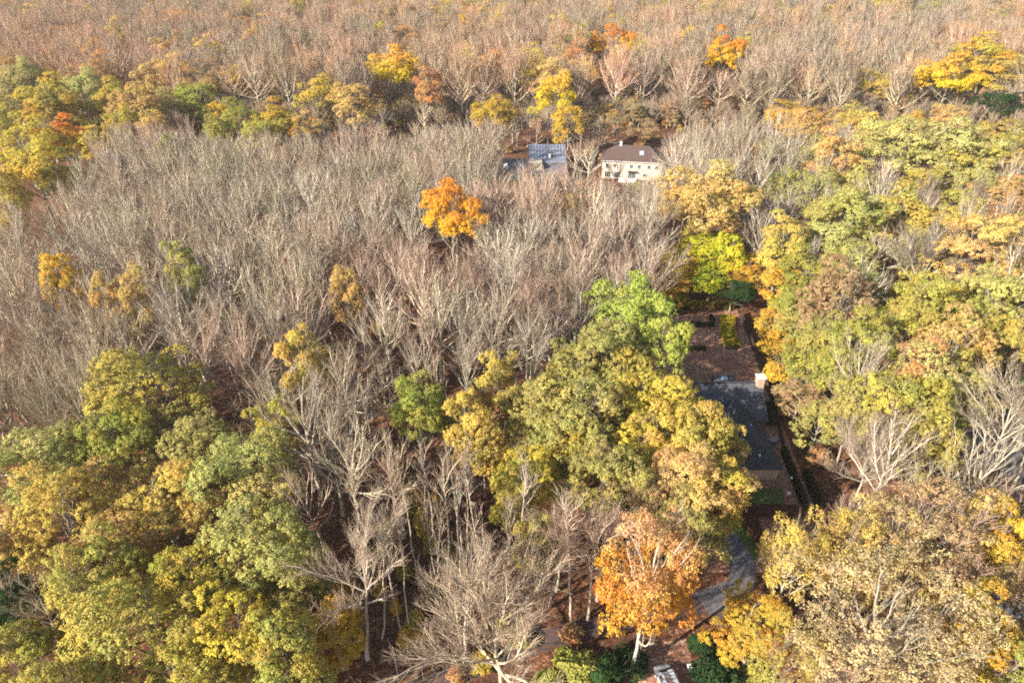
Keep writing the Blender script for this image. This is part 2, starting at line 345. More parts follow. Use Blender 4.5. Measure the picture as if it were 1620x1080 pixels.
# garden things by the solar house
q = at(808, 291); pr = empty('garden_parasol', q); tag(pr, 'faded teal garden parasol in front of the grey outbuilding', 'parasol')
MB().cyl((0, 0, 0), .05, 2.6, 8).build('pole', M_WHITE, pr)
cn = MB().cyl((0, 0, 1.9), 1.5, .9, 8, .08); cn.build('canopy', M_TEAL, pr)
MB().cyl((0, 0, 0.0), .35, .1, 12).build('base', M_STONE, pr)
q = at(807, 306); tb = empty('garden_table', q, .3); tag(tb, 'small white garden table just below the teal parasol', 'table')
MB().box(-.8, .8, -.5, .5, .7, .76).build('tabletop', M_WHITE, tb)
for a in (-.7, .7):
    for b_ in (-.4, .4): MB().box(a-.04, a+.04, b_-.04, b_+.04, 0, .7).build('leg', M_WHITE, tb)

# garden of the near house: hedges, posts, lamps
def hedge(name, label, line, w, h, tint, tint2, seed, group=None, body=(.05, .05, .02)):
    "a clipped hedge: a dense core and a coat of small leaves on all its faces"
    r = np.random.default_rng(seed); V = []; Q = []
    core = MB(); n = len(line); L, Rr = [], []
    for i, p in enumerate(line):
        d = (line[min(i+1, n-1)] - line[max(i-1, 0)]); d.z = 0; d.normalize(); s = Vector((-d.y, d.x, 0)) * (w/2 - .08); L.append(p+s); Rr.append(p-s)
    for i in range(n-1):
        core.slab([(*L[i].xy, h-.1), (*L[i+1].xy, h-.1), (*Rr[i+1].xy, h-.1), (*Rr[i].xy, h-.1)], h-.12)
    root = empty(name, line[0]); tag(root, label, 'hedge', group)
    core.bm.verts.ensure_lookup_table()
    for v in core.bm.verts: v.co -= line[0]
    co = core.build('branches', M_TWIG, root); co['twig'] = list(body)
    pts, nr = [], []
    for i in range(n-1):
        a, b = line[i]-line[0], line[i+1]-line[0]; ln = (b-a).length; d = (b-a)/ln; s = Vector((-d.y, d.x, 0))
        for face in range(3):
            m = int(ln * (w if face == 0 else h) * 55)
            for u, t_ in r.random((m, 2)):
                if face == 0: p = a + d*ln*u + s*w*(t_-.5); p.z = h + r.normal()*.04; nn = (0, 0, 1)
                else:
                    sg = 1 if face == 1 else -1; p = a + d*ln*u + s*(w/2*sg); p.z = h*t_; nn = (s.x*sg, s.y*sg, .2)
                pts.append(p); nr.append(nn)
    lf = ob('leaves', leaf_quads(np.array(pts), np.array(nr), .17, r, 'leaves', h), root)
    lf['tint'] = list(tint); lf['tint_two'] = list(tint2); lf['grad'] = 0.0
    return root
def leaf_quads(P_, N_, size, r, name, height, extra=None, jitter=.7, v=None):
    "leaf-sized folded kites: P_ centres, N_ preferred normals"
    n = len(P_); N = N_ + r.normal(size=(n, 3)) * jitter; N /= np.linalg.norm(N, axis=1, keepdims=True) + 1e-9
    U = np.cross(N, r.normal(size=(n, 3))); U /= np.linalg.norm(U, axis=1, keepdims=True) + 1e-9; Wv = np.cross(N, U)
    s = size * (0.65 + 0.7 * r.random((n, 1)))
    A = P_ - U*s*.6; B = P_ + Wv*s*.36 + N*s*.12; C = P_ + U*s*.6 - N*s*.05; D = P_ - Wv*s*.36 + N*s*.12
    V = np.stack([A, B, C, D], 1).reshape(-1, 3); Q = np.arange(4*n).reshape(n, 4)
    vv = r.random(n) if v is None else v
    return new_mesh(name, V, Q, [M_LEAF], attrs={'v': vv, 'hf': np.clip(P_[:, 2] / height, 0, 1)})

YH, YH2 = (.52, .50, .03), (.58, .44, .03)
hedge('garden_hedge', 'broad yellow clipped hedge block lying on the leaf-strewn garden', [at(1150, 504), at(1151, 528), at(1158, 552)], 3.0, 1.1, YH, YH2, 1)
hedge('garden_hedge', 'yellowish hedge closing the far end of the garden under dark trees', [at(1040, 487), at(1108, 487), at(1160, 489)], 1.2, 1.6, (.25, .16, .03), (.32, .24, .03), 2)
hedge('garden_hedge', 'low black-green box hedge crossing the garden beside the bright green tree', [at(1070, 515), at(1130, 516)], .8, .9, (.02, .03, .012), (.03, .035, .012), 3)
hedge('garden_hedge', 'tiny dark box hedge spur standing off the low garden hedge', [at(1124, 502), at(1127, 512)], .7, .9, (.02, .03, .012), (.03, .035, .012), 4)
hedge('garden_hedge', 'short green box hedge halfway down the leafy garden', [at(1085, 553), at(1116, 553)], .9, .7, (.06, .06, .02), (.09, .06, .02), 5)
hedge('garden_hedge', 'long dark clipped hedge running past the brick gable wing', [at(1238, 716), at(1256, 762), at(1272, 806)], .7, 1.5, (.015, .025, .01), (.03, .03, .012), 6)
hedge('garden_hedge', 'outer dark hedge beyond the lane beside the brick gable wing', [at(1272, 752), at(1284, 778), at(1297, 806)], .8, 1.6, (.015, .025, .01), (.03, .03, .012), 7)
hedge('garden_hedge', 'russet leaf-covered hedge between lawn and driveway', [at(1178, 812), at(1225, 811), at(1268, 812)], 1.7, 1.1, (.20, .085, .05), (.28, .12, .07), 8, body=(.08, .04, .03))
hedge('garden_hedge', 'russet hedge curving beside the driveway down from the lawn', [at(1182, 815), at(1192, 840), at(1212, 868)], 1.6, 1.1, (.20, .085, .05), (.28, .12, .07), 9, body=(.08, .04, .03))
hedge('garden_hedge', 'dark green shrub hedge against the wall of the slate house', [at(1213, 645), at(1222, 672)], 1.8, 1.7, (.02, .035, .012), (.035, .04, .015), 10)
def fence(label, line, h, m):
    root = empty('garden_fence', line[0]); tag(root, label, 'fence')
    for i in range(len(line)-1):
        a, b = line[i]-line[0], line[i+1]-line[0]; d = (b-a); L = d.length; an = math.atan2(d.y, d.x)
        MB().box(0, L, -.03, .03, .1, h).build('panel', m, root, a, an)
        k = max(1, int(L/3))
        for j in range(k):
            p = a + d*(j/k); MB().box(-.07, .07, -.07, .07, 0, h+.12).build('post', m, root, p, an)
fence('dark board fence running along the lane beside the garden', [at(1172, 500), at(1188, 545), at(1206, 600), at(1226, 655), at(1238, 712)], 1.6, M_WOODDK)
def globe(px, py, label, s=1.0):
    r_ = empty('garden_lamp', at(px, py)); tag(r_, label, 'lamp', 'garden globe lamps')
    MB().cyl((0, 0, 0), .05, .75*s, 8).build('post', M_DARK, r_)
    b = bmesh.new(); bmesh.ops.create_uvsphere(b, u_segments=16, v_segments=10, radius=.30*s, matrix=Matrix.Translation((0, 0, .9*s)))
    m = MB(); m.join(b); m.build('lamp_globe', M_LAMP, r_)
globe(1246, 787, 'white globe garden lamp at the edge of the shaded lawn')
globe(1251, 761, 'white globe garden lamp touching the long dark hedge', .8)
# covered garden table beside house wing
q = at(1224, 700); t_ = empty('garden_table', q, .5); tag(t_, 'grey-blue garden table in the shade beside the slate wing roof', 'table')
MB().box(-.8, .8, -.45, .45, .68, .74).build('tabletop', M_ZINC, t_)
for a in (-.7, .7):
    for b_ in (-.35, .35): MB().box(a-.03, a+.03, b_-.03, b_+.03, 0, .68).build('leg', M_DARK, t_)

# ---------------------------------------------------------------- vehicles and posts
def vehicle(name, label, cat, loc, rz, L, Wd, Ht, paint, van):
    root = empty(name, loc, rz); tag(root, label, cat)
    # side profile (y forward, z), lofted over the width with tumblehome
    if van: prof = [(-L/2, .45), (-L/2, Ht-.35), (-L/2+.15, Ht), (L*.17, Ht), (L*.33, 1.25), (L*.47, 1.02), (L/2, .8), (L/2, .4)]
    else: prof = [(-L/2, .4), (-L/2, .95), (-L/2+.25, 1.05), (-L*.33, Ht), (L*.05, Ht), (L*.24, 1.02), (L*.45, .86), (L/2, .7), (L/2, .35)]
    b = bmesh.new(); rows_ = []
    for f, k in ((-1, 1), (-.92, 1), (0, 1), (.92, 1), (1, 1)):
        row = []
        for (y, z) in prof:
            inset = max(0, (z-.95)/max(Ht-.95, .1)) * (.20 if abs(f) > .5 else 0)
            yy = y - (.10*abs(f)**3 if y > 0 else -.06*abs(f)**3)
            row.append(b.verts.new((f*(Wd/2 - inset), yy, z - (.05 if abs(f) == 1 and z > .9 else 0))))
        rows_.append(row)
    n = len(prof)
    for i in range(4):
        for j in range(n-1): b.faces.new((rows_[i][j], rows_[i+1][j], rows_[i+1][j+1], rows_[i][j+1]))
        b.faces.new((rows_[i][0], rows_[i][n-1], rows_[i+1][n-1], rows_[i+1][0]))
    b.faces.new(rows_[0]); b.faces.new(rows_[4][::-1])
    bmesh.ops.recalc_face_normals(b, faces=b.faces[:])
    bmesh.ops.bevel(b, geom=[e for e in b.edges if e.calc_face_angle(0) > .35], offset=.05, segments=2, affect='EDGES')
    m = MB(); m.join(b); m.build('body', paint, root)
    # windscreen, rear window, side windows
    if van: y0, z0, y1, z1 = L*.185, Ht-.06, L*.325, 1.29
    else: y0, z0, y1, z1 = L*.065, Ht-.05, L*.23, 1.07
    w_ = Wd/2
    MB().slab([(-w_+.28, y0, z0+.03), (w_-.28, y0, z0+.03), (w_-.14, y1, z1+.03), (-w_+.14, y1, z1+.03)], .05).build('windscreen', M_GLASS, root)
    for sgn in (-1, 1):
        for (a, c) in (((L*.02, L*.2) if van else (-L*.02, L*.12)), ((-L*.2, -.02) if van else (-L*.24, -L*.05))):
            zt = Ht-.18; zb = 1.12 if van else .98
            xo = lambda z: sgn*(Wd/2 - max(0, (z-.95)/max(Ht-.95, .1))*.20 + .012)
            MB().poly([(xo(zb), a, zb), (xo(zb), c, zb), (xo(zt), c-(.22 if c > 0 else 0), zt), (xo(zt), a, zt)]).build('side_window', M_GLASS, root)
        for y in (-L*.32, L*.31):
            b = bmesh.new(); bmesh.ops.create_cone(b, cap_ends=True, segments=24, radius1=.33, radius2=.33, depth=.24,
                matrix=Matrix.Translation((sgn*(Wd/2-.11), y, .33)) @ Matrix.Rotation(rad(90), 4, 'Y'))
            wm = MB(); wm.join(b); wo = wm.build('wheel', M_RUBBER, root)
            b = bmesh.new(); bmesh.ops.create_cone(b, cap_ends=True, segments=20, radius1=.2, radius2=.2, depth=.02,
                matrix=Matrix.Translation((sgn*(Wd/2+.02), y, .33)) @ Matrix.Rotation(rad(90), 4, 'Y'))
            wm = MB(); wm.join(b); wm.build('rim', M_ALU, wo)
        MB().box(sgn*(Wd/2+.12)-.12, sgn*(Wd/2+.12)+.12, L*.215, L*.215+.12, 1.05, 1.25, .03).build('mirror', M_DARK, root)
        MB().box(sgn*(Wd/2-.32)-.14, sgn*(Wd/2-.32)+.14, L/2-.09, L/2+.01, .62, .78, .02).build('headlight', M_SKYLIGHT, root)
    if van:
        for sgn in (-1, 1): MB().box(sgn*.62-.03, sgn*.62+.03, -L*.45, L*.14, Ht+.06, Ht+.11).build('roof_rail', M_DARK, root)
        for i in range(8):
            y = -L*.43 + i*.42; MB().box(-.05, .55, y, y+.12, Ht+.112, Ht+.15).build('rack_slat', M_WHITE, root)
        MB().box(-.55, -.1, -L*.43, L*.12, Ht+.112, Ht+.16).build('rack_board', surf('brown_board', (.2, .13, .12), .8), root)
    return root
a, b_ = at(1044, 1054, .4), at(1066, 1100, .4); d = a - b_; d.z = 0; d.normalize(); c0 = a - d*2.5; c0.z = 0.02
vehicle('van', 'silver van with a slatted roof rack parked beside the orange birch', 'van', c0, math.atan2(d.y, d.x) - math.pi/2, 5.0, 1.95, 2.0, M_SILVER, True)
p = at(1608, 972); p.z = .02
vehicle('parked_car', 'white car half hidden under the brown trees at the photo right edge', 'car', p, rad(78), 4.3, 1.8, 1.45, M_WHITECAR, False)
u = empty('utility_box', at(1089, 1062)); tag(u, 'narrow pale grey utility box standing near the silver van', 'utility box')
MB().box(-.25, .25, -.2, .2, 0, 1.15, .02).build('cabinet', M_ZINC, u); MB().box(-.3, .3, -.25, .25, 1.152, 1.22, .02).build('lid', M_WHITE, u)
u = empty('utility_pole', at(634, 1100)); tag(u, 'thin grey metal pole below the tall bare trunks', 'pole')
MB().cyl((0, 0, 0), .10, 7.2, 12, .07).build('shaft', M_ZINC, u); MB().cyl((0, 0, 7.2), .11, .12, 12, .03).build('cap', M_ZINC, u)

# ---------------------------------------------------------------- tree protos
def tubes(lines, sides):
    "lines: list of (points kx3, radii k); returns vertices and quads of all tubes"
    by = {}
    for p, r in lines: by.setdefault(len(p), []).append((p, r))
    Vs, Qs, off = [], [], 0
    ang = np.arange(sides) * 2 * math.pi / sides
    for k, items in by.items():
        Pt = np.array([i[0] for i in items]); Rd = np.array([i[1] for i in items]); n = len(items)
        T = np.gradient(Pt, axis=1); T /= np.linalg.norm(T, axis=2, keepdims=True) + 1e-9
        ref = np.where(np.abs(T[:, :1, 2:3]) > .9, np.array([1., 0, 0]), np.array([0, 0, 1.])) * np.ones_like(T)
        A = np.cross(T, ref); A /= np.linalg.norm(A, axis=2, keepdims=True) + 1e-9; B = np.cross(T, A)
        V = Pt[:, :, None, :] + Rd[:, :, None, None] * (np.cos(ang)[None, None, :, None]*A[:, :, None, :] + np.sin(ang)[None, None, :, None]*B[:, :, None, :])
        Vs.append(V.reshape(-1, 3)); idx = np.arange(n*k*sides).reshape(n, k, sides) + off
        nx = np.roll(idx, -1, axis=2)
        Qs.append(np.stack([idx[:, :-1], nx[:, :-1], nx[:, 1:], idx[:, 1:]], -1).reshape(-1, 4)); off += n*k*sides
    return np.concatenate(Vs), np.concatenate(Qs)
def unit(v): return v / (np.linalg.norm(v) + 1e-9)
def grow_line(r, p, d, L, k, wob, trop):
    pts = [p]; st = L/(k-1); d = d.copy()
    for _ in range(k-1):
        d = unit(d + r.normal(size=3)*wob + np.array([0, 0, trop])); p = p + d*st; pts.append(p)
    return np.array(pts)
def skeleton(seed, H=21., fork=.38, spread=.55, nlimb=8, lean=0., dens=1.0, lvl=4, cw=5.0, trunk_r=.26, top=.62, twr=1.0, para=1.0, wob=.075, trop=.055, tw=2.2, br=.036, dome=.27):
    "returns polylines by level: 0 trunk, 1 limbs, 2 branches, 3 twigs, 4 twiglets; limbs fan out of the trunk between fork and top"
    r = np.random.default_rng(seed); out = {i: [] for i in range(5)}
    k = 8; zt = H*top; xs = np.linspace(0, zt, k); t = np.zeros((k, 3)); t[:, 2] = xs
    az0 = r.random()*6.28; bend = np.cumsum(r.normal(size=(k, 2))*.12, axis=0); bend -= bend[0]
    t[:, :2] = bend + np.outer((xs/H)**1.4, [math.cos(az0), math.sin(az0)])*lean*H
    rr = trunk_r*np.linspace(1, .42, k); rr[0] *= 1.25
    out[0].append((t, rr))
    az = r.random()*6.28
    for i in range(nlimb):
        u = i/(nlimb-1); f = (fork + (top-fork)*u**.9)/top; z = min(f, 1.0)*zt
        base = np.array([np.interp(z, xs, t[:, j]) for j in range(3)])
        az += 2.4 + r.normal()*.35
        tilt = spread*(1.15 - .85*u) + r.normal()*.06; last = i >= nlimb-2
        if last: tilt = spread*.22
        ztop = H*(1.0 - dome*(tilt/max(spread, .1))**2)*(.95+.07*r.random())
        L = min((ztop - z)/max(math.cos(tilt*.8), .3), cw*(2.3 if spread < .9 else 1.55))
        tl = min(tilt*1.15, 1.35); d = np.array([math.cos(az)*math.sin(tl), math.sin(az)*math.sin(tl), math.cos(tl)])
        p1 = grow_line(r, base, d, L, 8, wob, trop)
        r1 = trunk_r*(.50-.12*u)*(1.15 if last else 1); out[1].append((p1, r1*np.linspace(1, .22, 8)**.8))
        nb = max(5, int(L*.95*dens))
        for j in range(nb):
            g = .16 + .82*(j+r.random()*.8)/nb; g = min(g, .97); q = g*7; b = np.array([np.interp(q, np.arange(8), p1[:, c]) for c in range(3)])
            dd = unit(p1[min(int(q)+1, 7)] - p1[int(q)] + 1e-6); side = unit(np.cross(dd, r.normal(size=3)))
            d2 = unit(dd*1.1*para + side*(.36+.22*r.random()) + np.array([0, 0, .20])); L2 = L*(.46-.26*g)*(.8+.4*r.random()) + .5
            p2 = grow_line(r, b, d2, L2, 5, wob+.03, trop+.01); out[2].append((p2, max(br, r1*(.50-.22*g))*np.linspace(1, .35, 5)))
            nt_ = max(3, int(L2*2.1*dens))
            for m in range(nt_):
                g2 = .12 + .86*(m+r.random()*.8)/nt_; q2 = min(g2, .98)*4; b2 = np.array([np.interp(q2, np.arange(5), p2[:, c]) for c in range(3)])
                e = unit(p2[min(int(q2)+1, 4)] - p2[int(q2)] + 1e-6); s3 = unit(np.cross(e, r.normal(size=3)))
                d3 = unit(e*1.1*para + s3*.44 + np.array([0, 0, .20])); L3 = (.6 + L2*.32*(1-g2*.5))*(.75+.5*r.random())
                p3 = grow_line(r, b2, d3, L3, 3, .10, .08); out[3].append((p3, np.array([.019, .014, .009])*twr))
                if lvl >= 4:
                    for _ in range(int(tw*dens + r.random())):
                        g3 = r.random()*.9+.1; q3 = g3*2; b3 = p3[int(q3)]*(1-q3%1) + p3[min(int(q3)+1, 2)]*(q3%1)
                        e3 = unit(p3[2]-p3[0]); d4 = unit(e3*.95 + r.normal(size=3)*.36 + np.array([0, 0, .15])); L4 = .35 + .5*r.random()
                        out[4].append((np.array([b3, b3+d4*L4]), np.array([.010, .006])*twr))
    return out
BARE = []
def make_bare(**kw):
    s = skeleton(**kw)
    v0, q0 = tubes(s[0]+s[1], 6); m0 = new_mesh('trunk', v0, q0, [M_BARK], smooth=True)
    v1, q1 = tubes(s[2], 4); v2, q2 = tubes(s[3]+s[4], 3)
    V = np.concatenate([v1, v2]); Q = np.concatenate([q1, q2+len(v1)])
    m1 = new_mesh('crown', V, Q, [M_BARK, M_TWIG], midx=[0]*len(q1)+[1]*len(q2))
    VV = np.concatenate([v0, V]); QQ = np.concatenate([q0, Q+len(v0)])
    mj = new_mesh('bare_wood_tree', VV, QQ, [M_BARK, M_TWIG], midx=[0]*(len(q0)+len(q1))+[1]*len(q2))
    BARE.append((m0, m1, mj)); return s
SK = []
bare_specs = [dict(seed=11, spread=.90, fork=.30, cw=5.6, nlimb=13, trop=.085), dict(seed=12, spread=.66, fork=.36, cw=5., lean=.06, nlimb=11, trop=.06),
              dict(seed=13, spread=1.02, fork=.32, cw=6.2, nlimb=14, trop=.10), dict(seed=14, spread=.60, fork=.32, cw=5, nlimb=10, trop=.06),
              dict(seed=15, spread=.84, fork=.28, cw=5.6, lean=.13, nlimb=12, trop=.085), dict(seed=16, spread=.80, fork=.42, cw=5.4, nlimb=11, top=.66, trop=.08),
              dict(seed=17, spread=1.05, fork=.34, cw=6.6, nlimb=15, trop=.11, wob=.10),
              dict(tw=2.0, br=.034, seed=18, H=23., spread=.5, fork=.60, cw=3.0, nlimb=9, trunk_r=.15, dens=1.0, top=.85, wob=.11),      # 7: tall pole
              dict(tw=2.0, br=.034, seed=19, H=20., spread=.86, fork=.30, cw=6.5, nlimb=15, trunk_r=.26, dens=1.6, top=.5, para=.8, wob=.13, trop=.05),    # 8: broad spreading
              dict(tw=2.0, br=.034, seed=20, H=23., spread=.80, fork=.40, cw=6.0, nlimb=11, trunk_r=.25, dens=1.35, top=.6, para=.8, wob=.12, trop=.045),     # 9: big forked
              dict(br=.06, seed=21, H=21., spread=.80, fork=.26, cw=6., nlimb=15, trop=.09, dens=1.15, twr=1.6, trunk_r=.30),   # 10-12: far domes
              dict(br=.06, seed=22, H=21., spread=.68, fork=.28, cw=5.6, nlimb=13, trop=.08, dens=1.15, twr=1.6, trunk_r=.30),
              dict(br=.06, seed=23, H=21., spread=.9, fork=.30, cw=6.4, nlimb=16, trop=.10, dens=1.15, twr=1.6, trunk_r=.30)]     
for sp in bare_specs: SK.append(make_bare(**sp))
BAREH = [sp.get('H', 21.) for sp in bare_specs]

def leafy(seed, H=20., R=5.5, z0=.30, nl=34, sp=42, lf=13, size=.18, flat=1.0, sparse=1.0, twiggy=False, shape='oval', lobe_r=1.7):
    "trunk mesh + crown mesh: lobes carry sprigs, sprigs carry leaf-sized kites"
    r = np.random.default_rng(seed)
    zc, hz = H*(1+z0)/2, H*(1-z0)/2
    s = skeleton(seed+500, H=H*.95, spread=.66, fork=max(.22, z0), nlimb=10, dens=.45 if not twiggy else .85, lvl=3 if not twiggy else 4, cw=R, trunk_r=.27)
    # irregular crown outline
    ph = r.random(6)*6.28; am = r.random(6)*.13
    lobes = []
    while len(lobes) < nl:
        d = unit(r.normal(size=3)); 
        if d[2] < -.55: continue
        az = math.atan2(d[1], d[0]); irr = 1 + sum(am[k]*math.sin((k+1)*az + ph[k]) for k in range(4)) + .12*r.normal()
        rr = .45 + .47*r.random()**.45
        zz = d[2]*rr
        wx = 1.0
        if shape == 'cone': wx = np.clip(1.15 - .65*(zz+1)/2*1.3, .25, 1.2)
        if shape == 'dome': wx = 1.0 if zz < 0 else math.sqrt(max(0.05, 1-zz*zz))*1.08
        c = np.array([d[0]*rr*R*irr*wx, d[1]*rr*R*irr*wx, zc + zz*hz*irr*.98])
        if all(np.linalg.norm(c-o) > lobe_r*.62 for o in lobes) or r.random() < .12: lobes.append(c)
    Pp, Nn, Vv = [], [], []
    for c in lobes:
        lr = lobe_r*(.65+.6*r.random()); k = int(sp*(lr/lobe_r)**2*sparse)
        dirs = r.normal(size=(k, 3)); dirs[:, 2] += .35; dirs /= np.linalg.norm(dirs, axis=1, keepdims=True)
        out = unit(np.array([c[0], c[1], (c[2]-zc)*.6]) + 1e-6)
        dirs = dirs + out*.35; dirs /= np.linalg.norm(dirs, axis=1, keepdims=True)
        cen = c + dirs*np.array([1, 1, .72*flat])*lr*(.72+.42*r.random((k, 1)))
        lobe_v = r.random()
        for q, dv in zip(cen, dirs):
            m = int(lf*1.95*(.6+.8*r.random())); sr = .20 + .26*r.random()
            e = r.normal(size=(m, 3)); e /= np.linalg.norm(e, axis=1, keepdims=True)
            Pp.append(q + e*sr*(.4+.7*r.random((m, 1)))); Nn.append(e*.5 + dv*.9 + np.array([0, 0, .35])); 
            Vv.append(np.clip(.6*lobe_v + .4*r.random() + r.normal(size=m)*.08, 0, 1))
    Pp, Nn, Vv = np.concatenate(Pp), np.concatenate(Nn), np.concatenate(Vv)
    crown = leaf_quads(Pp, Nn, size, r, 'crown', H, v=Vv, jitter=.55)
    v0, q0 = tubes(s[0]+s[1], 6); v1, q1 = tubes(s[2], 4); v2, q2 = tubes(s[3]+(s[4] if twiggy else []), 3)
    V = np.concatenate([v0, v1, v2]); Q = np.concatenate([q0, q1+len(v0), q2+len(v0)+len(v1)])
    trunk = new_mesh('trunk', V, Q, [M_BARK, M_TWIG], midx=[0]*(len(q0)+len(q1))+[1]*len(q2))
    return trunk, crown
LEAFY = {}
LEAFY['oak'] = [leafy(31, lf=16, nl=36), leafy(32, nl=40, R=5.8, lf=15, lobe_r=1.6), leafy(33, nl=30, lobe_r=1.95, lf=17), leafy(34, nl=44, lobe_r=1.45, lf=15, sp=38)]
LEAFY['tall'] = [leafy(41, R=4.0, z0=.22, nl=34, lobe_r=1.45, H=21, lf=15), leafy(42, R=4.2, z0=.28, nl=30, lobe_r=1.5, H=21, lf=15)]
LEAFY['dome'] = [leafy(51, R=5.8, z0=.35, nl=42, shape='dome', lobe_r=1.6, lf=16), leafy(52, R=5.6, z0=.32, nl=46, shape='dome', lobe_r=1.35, lf=15, sp=36)]
LEAFY['sparse'] = [leafy(61, nl=40, sp=30, lf=8, size=.155, twiggy=True, lobe_r=1.6), leafy(62, nl=38, sp=26, lf=8, size=.165, twiggy=True, lobe_r=1.7)]
LEAFY['beech'] = [leafy(71, nl=44, sp=40, lf=11, size=.16, twiggy=True, flat=.6, lobe_r=1.6, z0=.25), leafy(72, nl=42, sp=36, lf=11, size=.155, twiggy=True, flat=.6, lobe_r=1.7, R=5.2)]
LEAFY['cone'] = [leafy(81, R=4., z0=.05, nl=44, shape='cone', lobe_r=1.3, lf=13, H=20)]
def shrub_mesh(seed, R=2.2, H=3.0, n=16):
    r = np.random.default_rng(seed); Pp, Nn, Vv = [], [], []
    for i in range(n):
        d = unit(r.normal(size=3)); d[2] = abs(d[2]); c = d*np.array([R*.7, R*.7, H*.65])*(.5+.5*r.random())+np.array([0, 0, H*.12]); lv = r.random()
        dirs = r.normal(size=(40, 3)); dirs[:, 2] = np.abs(dirs[:, 2])*.9; dirs /= np.linalg.norm(dirs, axis=1, keepdims=True)
        cen = c + dirs*R*.38*(.8+.3*r.random((40, 1)))
        for q, dv in zip(cen, dirs):
            m = 10; e = r.normal(size=(m, 3)); Pp.append(q+e*.11); Nn.append(e*.4+dv); Vv.append(np.clip(.5*lv+.5*r.random()+r.normal(size=m)*.08, 0, 1))
    P3 = np.concatenate(Pp); P3[:, 2] = np.maximum(P3[:, 2], .05)
    st = []
    for i in range(9):
        a = r.random()*6.28; t = .25+.5*r.random(); d = np.array([math.cos(a)*math.sin(t), math.sin(a)*math.sin(t), math.cos(t)])
        p = grow_line(r, np.array([0, 0, 0.]), d, H*.85, 4, .1, .1); st.append((p, np.array([.05, .035, .025, .015])))
    v, q = tubes(st, 4)
    return new_mesh('stems', v, q, [M_BARK]), leaf_quads(P3, np.concatenate(Nn), .2, r, 'foliage', H, v=np.concatenate(Vv))
SHRUB = [shrub_mesh(91), shrub_mesh(92, n=20), shrub_mesh(93, R=1.8, H=3.6)]

# ---------------------------------------------------------------- placing the trees
PAL = {  # tint, second tint, grad (0 patches, 1 second tint on top), words
 'YG': ((.42, .40, .11), (.54, .43, .10), 0, 'yellow-green'), 'YP': ((.54, .50, .19), (.46, .43, .15), 0, 'pale yellow-green'),
 'G': ((.32, .33, .08), (.44, .41, .09), 0, 'green'), 'GP': ((.38, .37, .13), (.50, .45, .14), 0, 'pale green'),
 'OL': ((.38, .36, .12), (.46, .39, .12), 0, 'olive green'), 'Y': ((.64, .50, .09), (.54, .46, .08), 0, 'yellow'),
 'GO': ((.66, .47, .12), (.56, .45, .12), 0, 'golden'), 'TG': ((.60, .44, .18), (.62, .42, .14), 0, 'tan-gold'),
 'OR': ((.80, .50, .05), (.78, .33, .05), 1, 'orange'), 'RU': ((.58, .30, .12), (.54, .36, .17), 0, 'rust-coloured'),
 'OG': ((.68, .42, .06), (.56, .42, .08), 0, 'orange-gold'), 'BG': ((.36, .41, .09), (.46, .46, .10), 0, 'bright green'),
 'DG': ((.035, .075, .03), (.05, .09, .03), 0, 'dark green'), 'LY': ((.66, .62, .05), (.48, .52, .06), 0, 'lemon-yellow'),
 'PT': ((.56, .46, .25), (.50, .37, .19), 0, 'pale tan'), 'BR': ((.44, .29, .15), (.48, .35, .18), 0, 'brown-tan'),
 'BO': ((.74, .36, .06), (.64, .39, .20), 1, 'orange, pink-topped'), 'GY': ((.46, .42, .09), (.62, .47, .09), 0, 'gold-green'),
 'OY': ((.76, .58, .04), (.74, .44, .08), 1, 'orange-topped yellow')}
LM = [(1000, 262, 'the two-storey beige house'), (862, 262, 'the solar panelled roof'), (1180, 635, 'the slate roofed house'), (1208, 752, 'the brick gable wing'),
 (1155, 527, 'the yellow clipped hedge'), (1160, 885, 'the grey driveway'), (1055, 1062, 'the silver van'), (1606, 970, 'the white parked car'),
 (715, 330, 'the orange tree in bare wood'), (478, 578, 'the small golden tree'), (662, 645, 'the lone bright green tree'), (785, 188, 'the golden tree behind solar roof'),
 (1025, 900, 'the orange pink-topped birch'), (1025, 510, 'the bright green garden tree'), (1125, 320, 'the big tan-gold tree'), (250, 615, 'the lone yellow-green oak'),
 (200, 488, 'the gold tree amid bare wood'), (297, 440, 'the lone olive tree'), (1425, 430, 'the bare tree among oaks'), (1145, 88, 'the orange tree far away'),
 (625, 110, 'the far orange-topped yellow tree'), (965, 75, 'the far rust crown'), (1510, 120, 'the far yellow grove'), (70, 930, 'the dead snag'),
 (100, 220, 'the orange oak at left edge'), (437, 192, 'the golden tree at wood edge'), (316, 155, 'the green tree at wood edge'), (1600, 600, 'the dark evergreen at right edge'),
 (1585, 690, 'the twin-limbed bare tree'), (632, 1050, 'the thin grey pole'), (530, 1000, 'the young golden beech'), (0, 0, 'the photo top left corner'), (1620, 0, 'the photo top right corner'),
 (810, 0, 'the photo top centre'), (0, 560, 'the photo left edge middle'), (0, 390, 'the photo left edge'), (1370, 960, 'the big pale tan oak'), (840, 960, 'the broad bare tree'), (540, 470, 'the small tan tree'),
 (0, 1080, 'the photo bottom left corner'), (1620, 1080, 'the photo bottom right corner'), (1230, 870, 'the sparse yellow maple')]
ORD = ['', 'second', 'third', 'fourth', 'fifth', 'sixth', 'seventh', 'eighth', 'ninth', 'tenth', 'eleventh', 'twelfth', 'thirteenth', 'fourteenth', 'fifteenth', 'sixteenth', 'seventeenth', 'eighteenth']
DIRS = ['right of', 'upper right of', 'above', 'upper left of', 'left of', 'lower left of', 'below', 'lower right of']
TODO = []
def want_label(o, px, py, desc): TODO.append((o, px, py, desc))
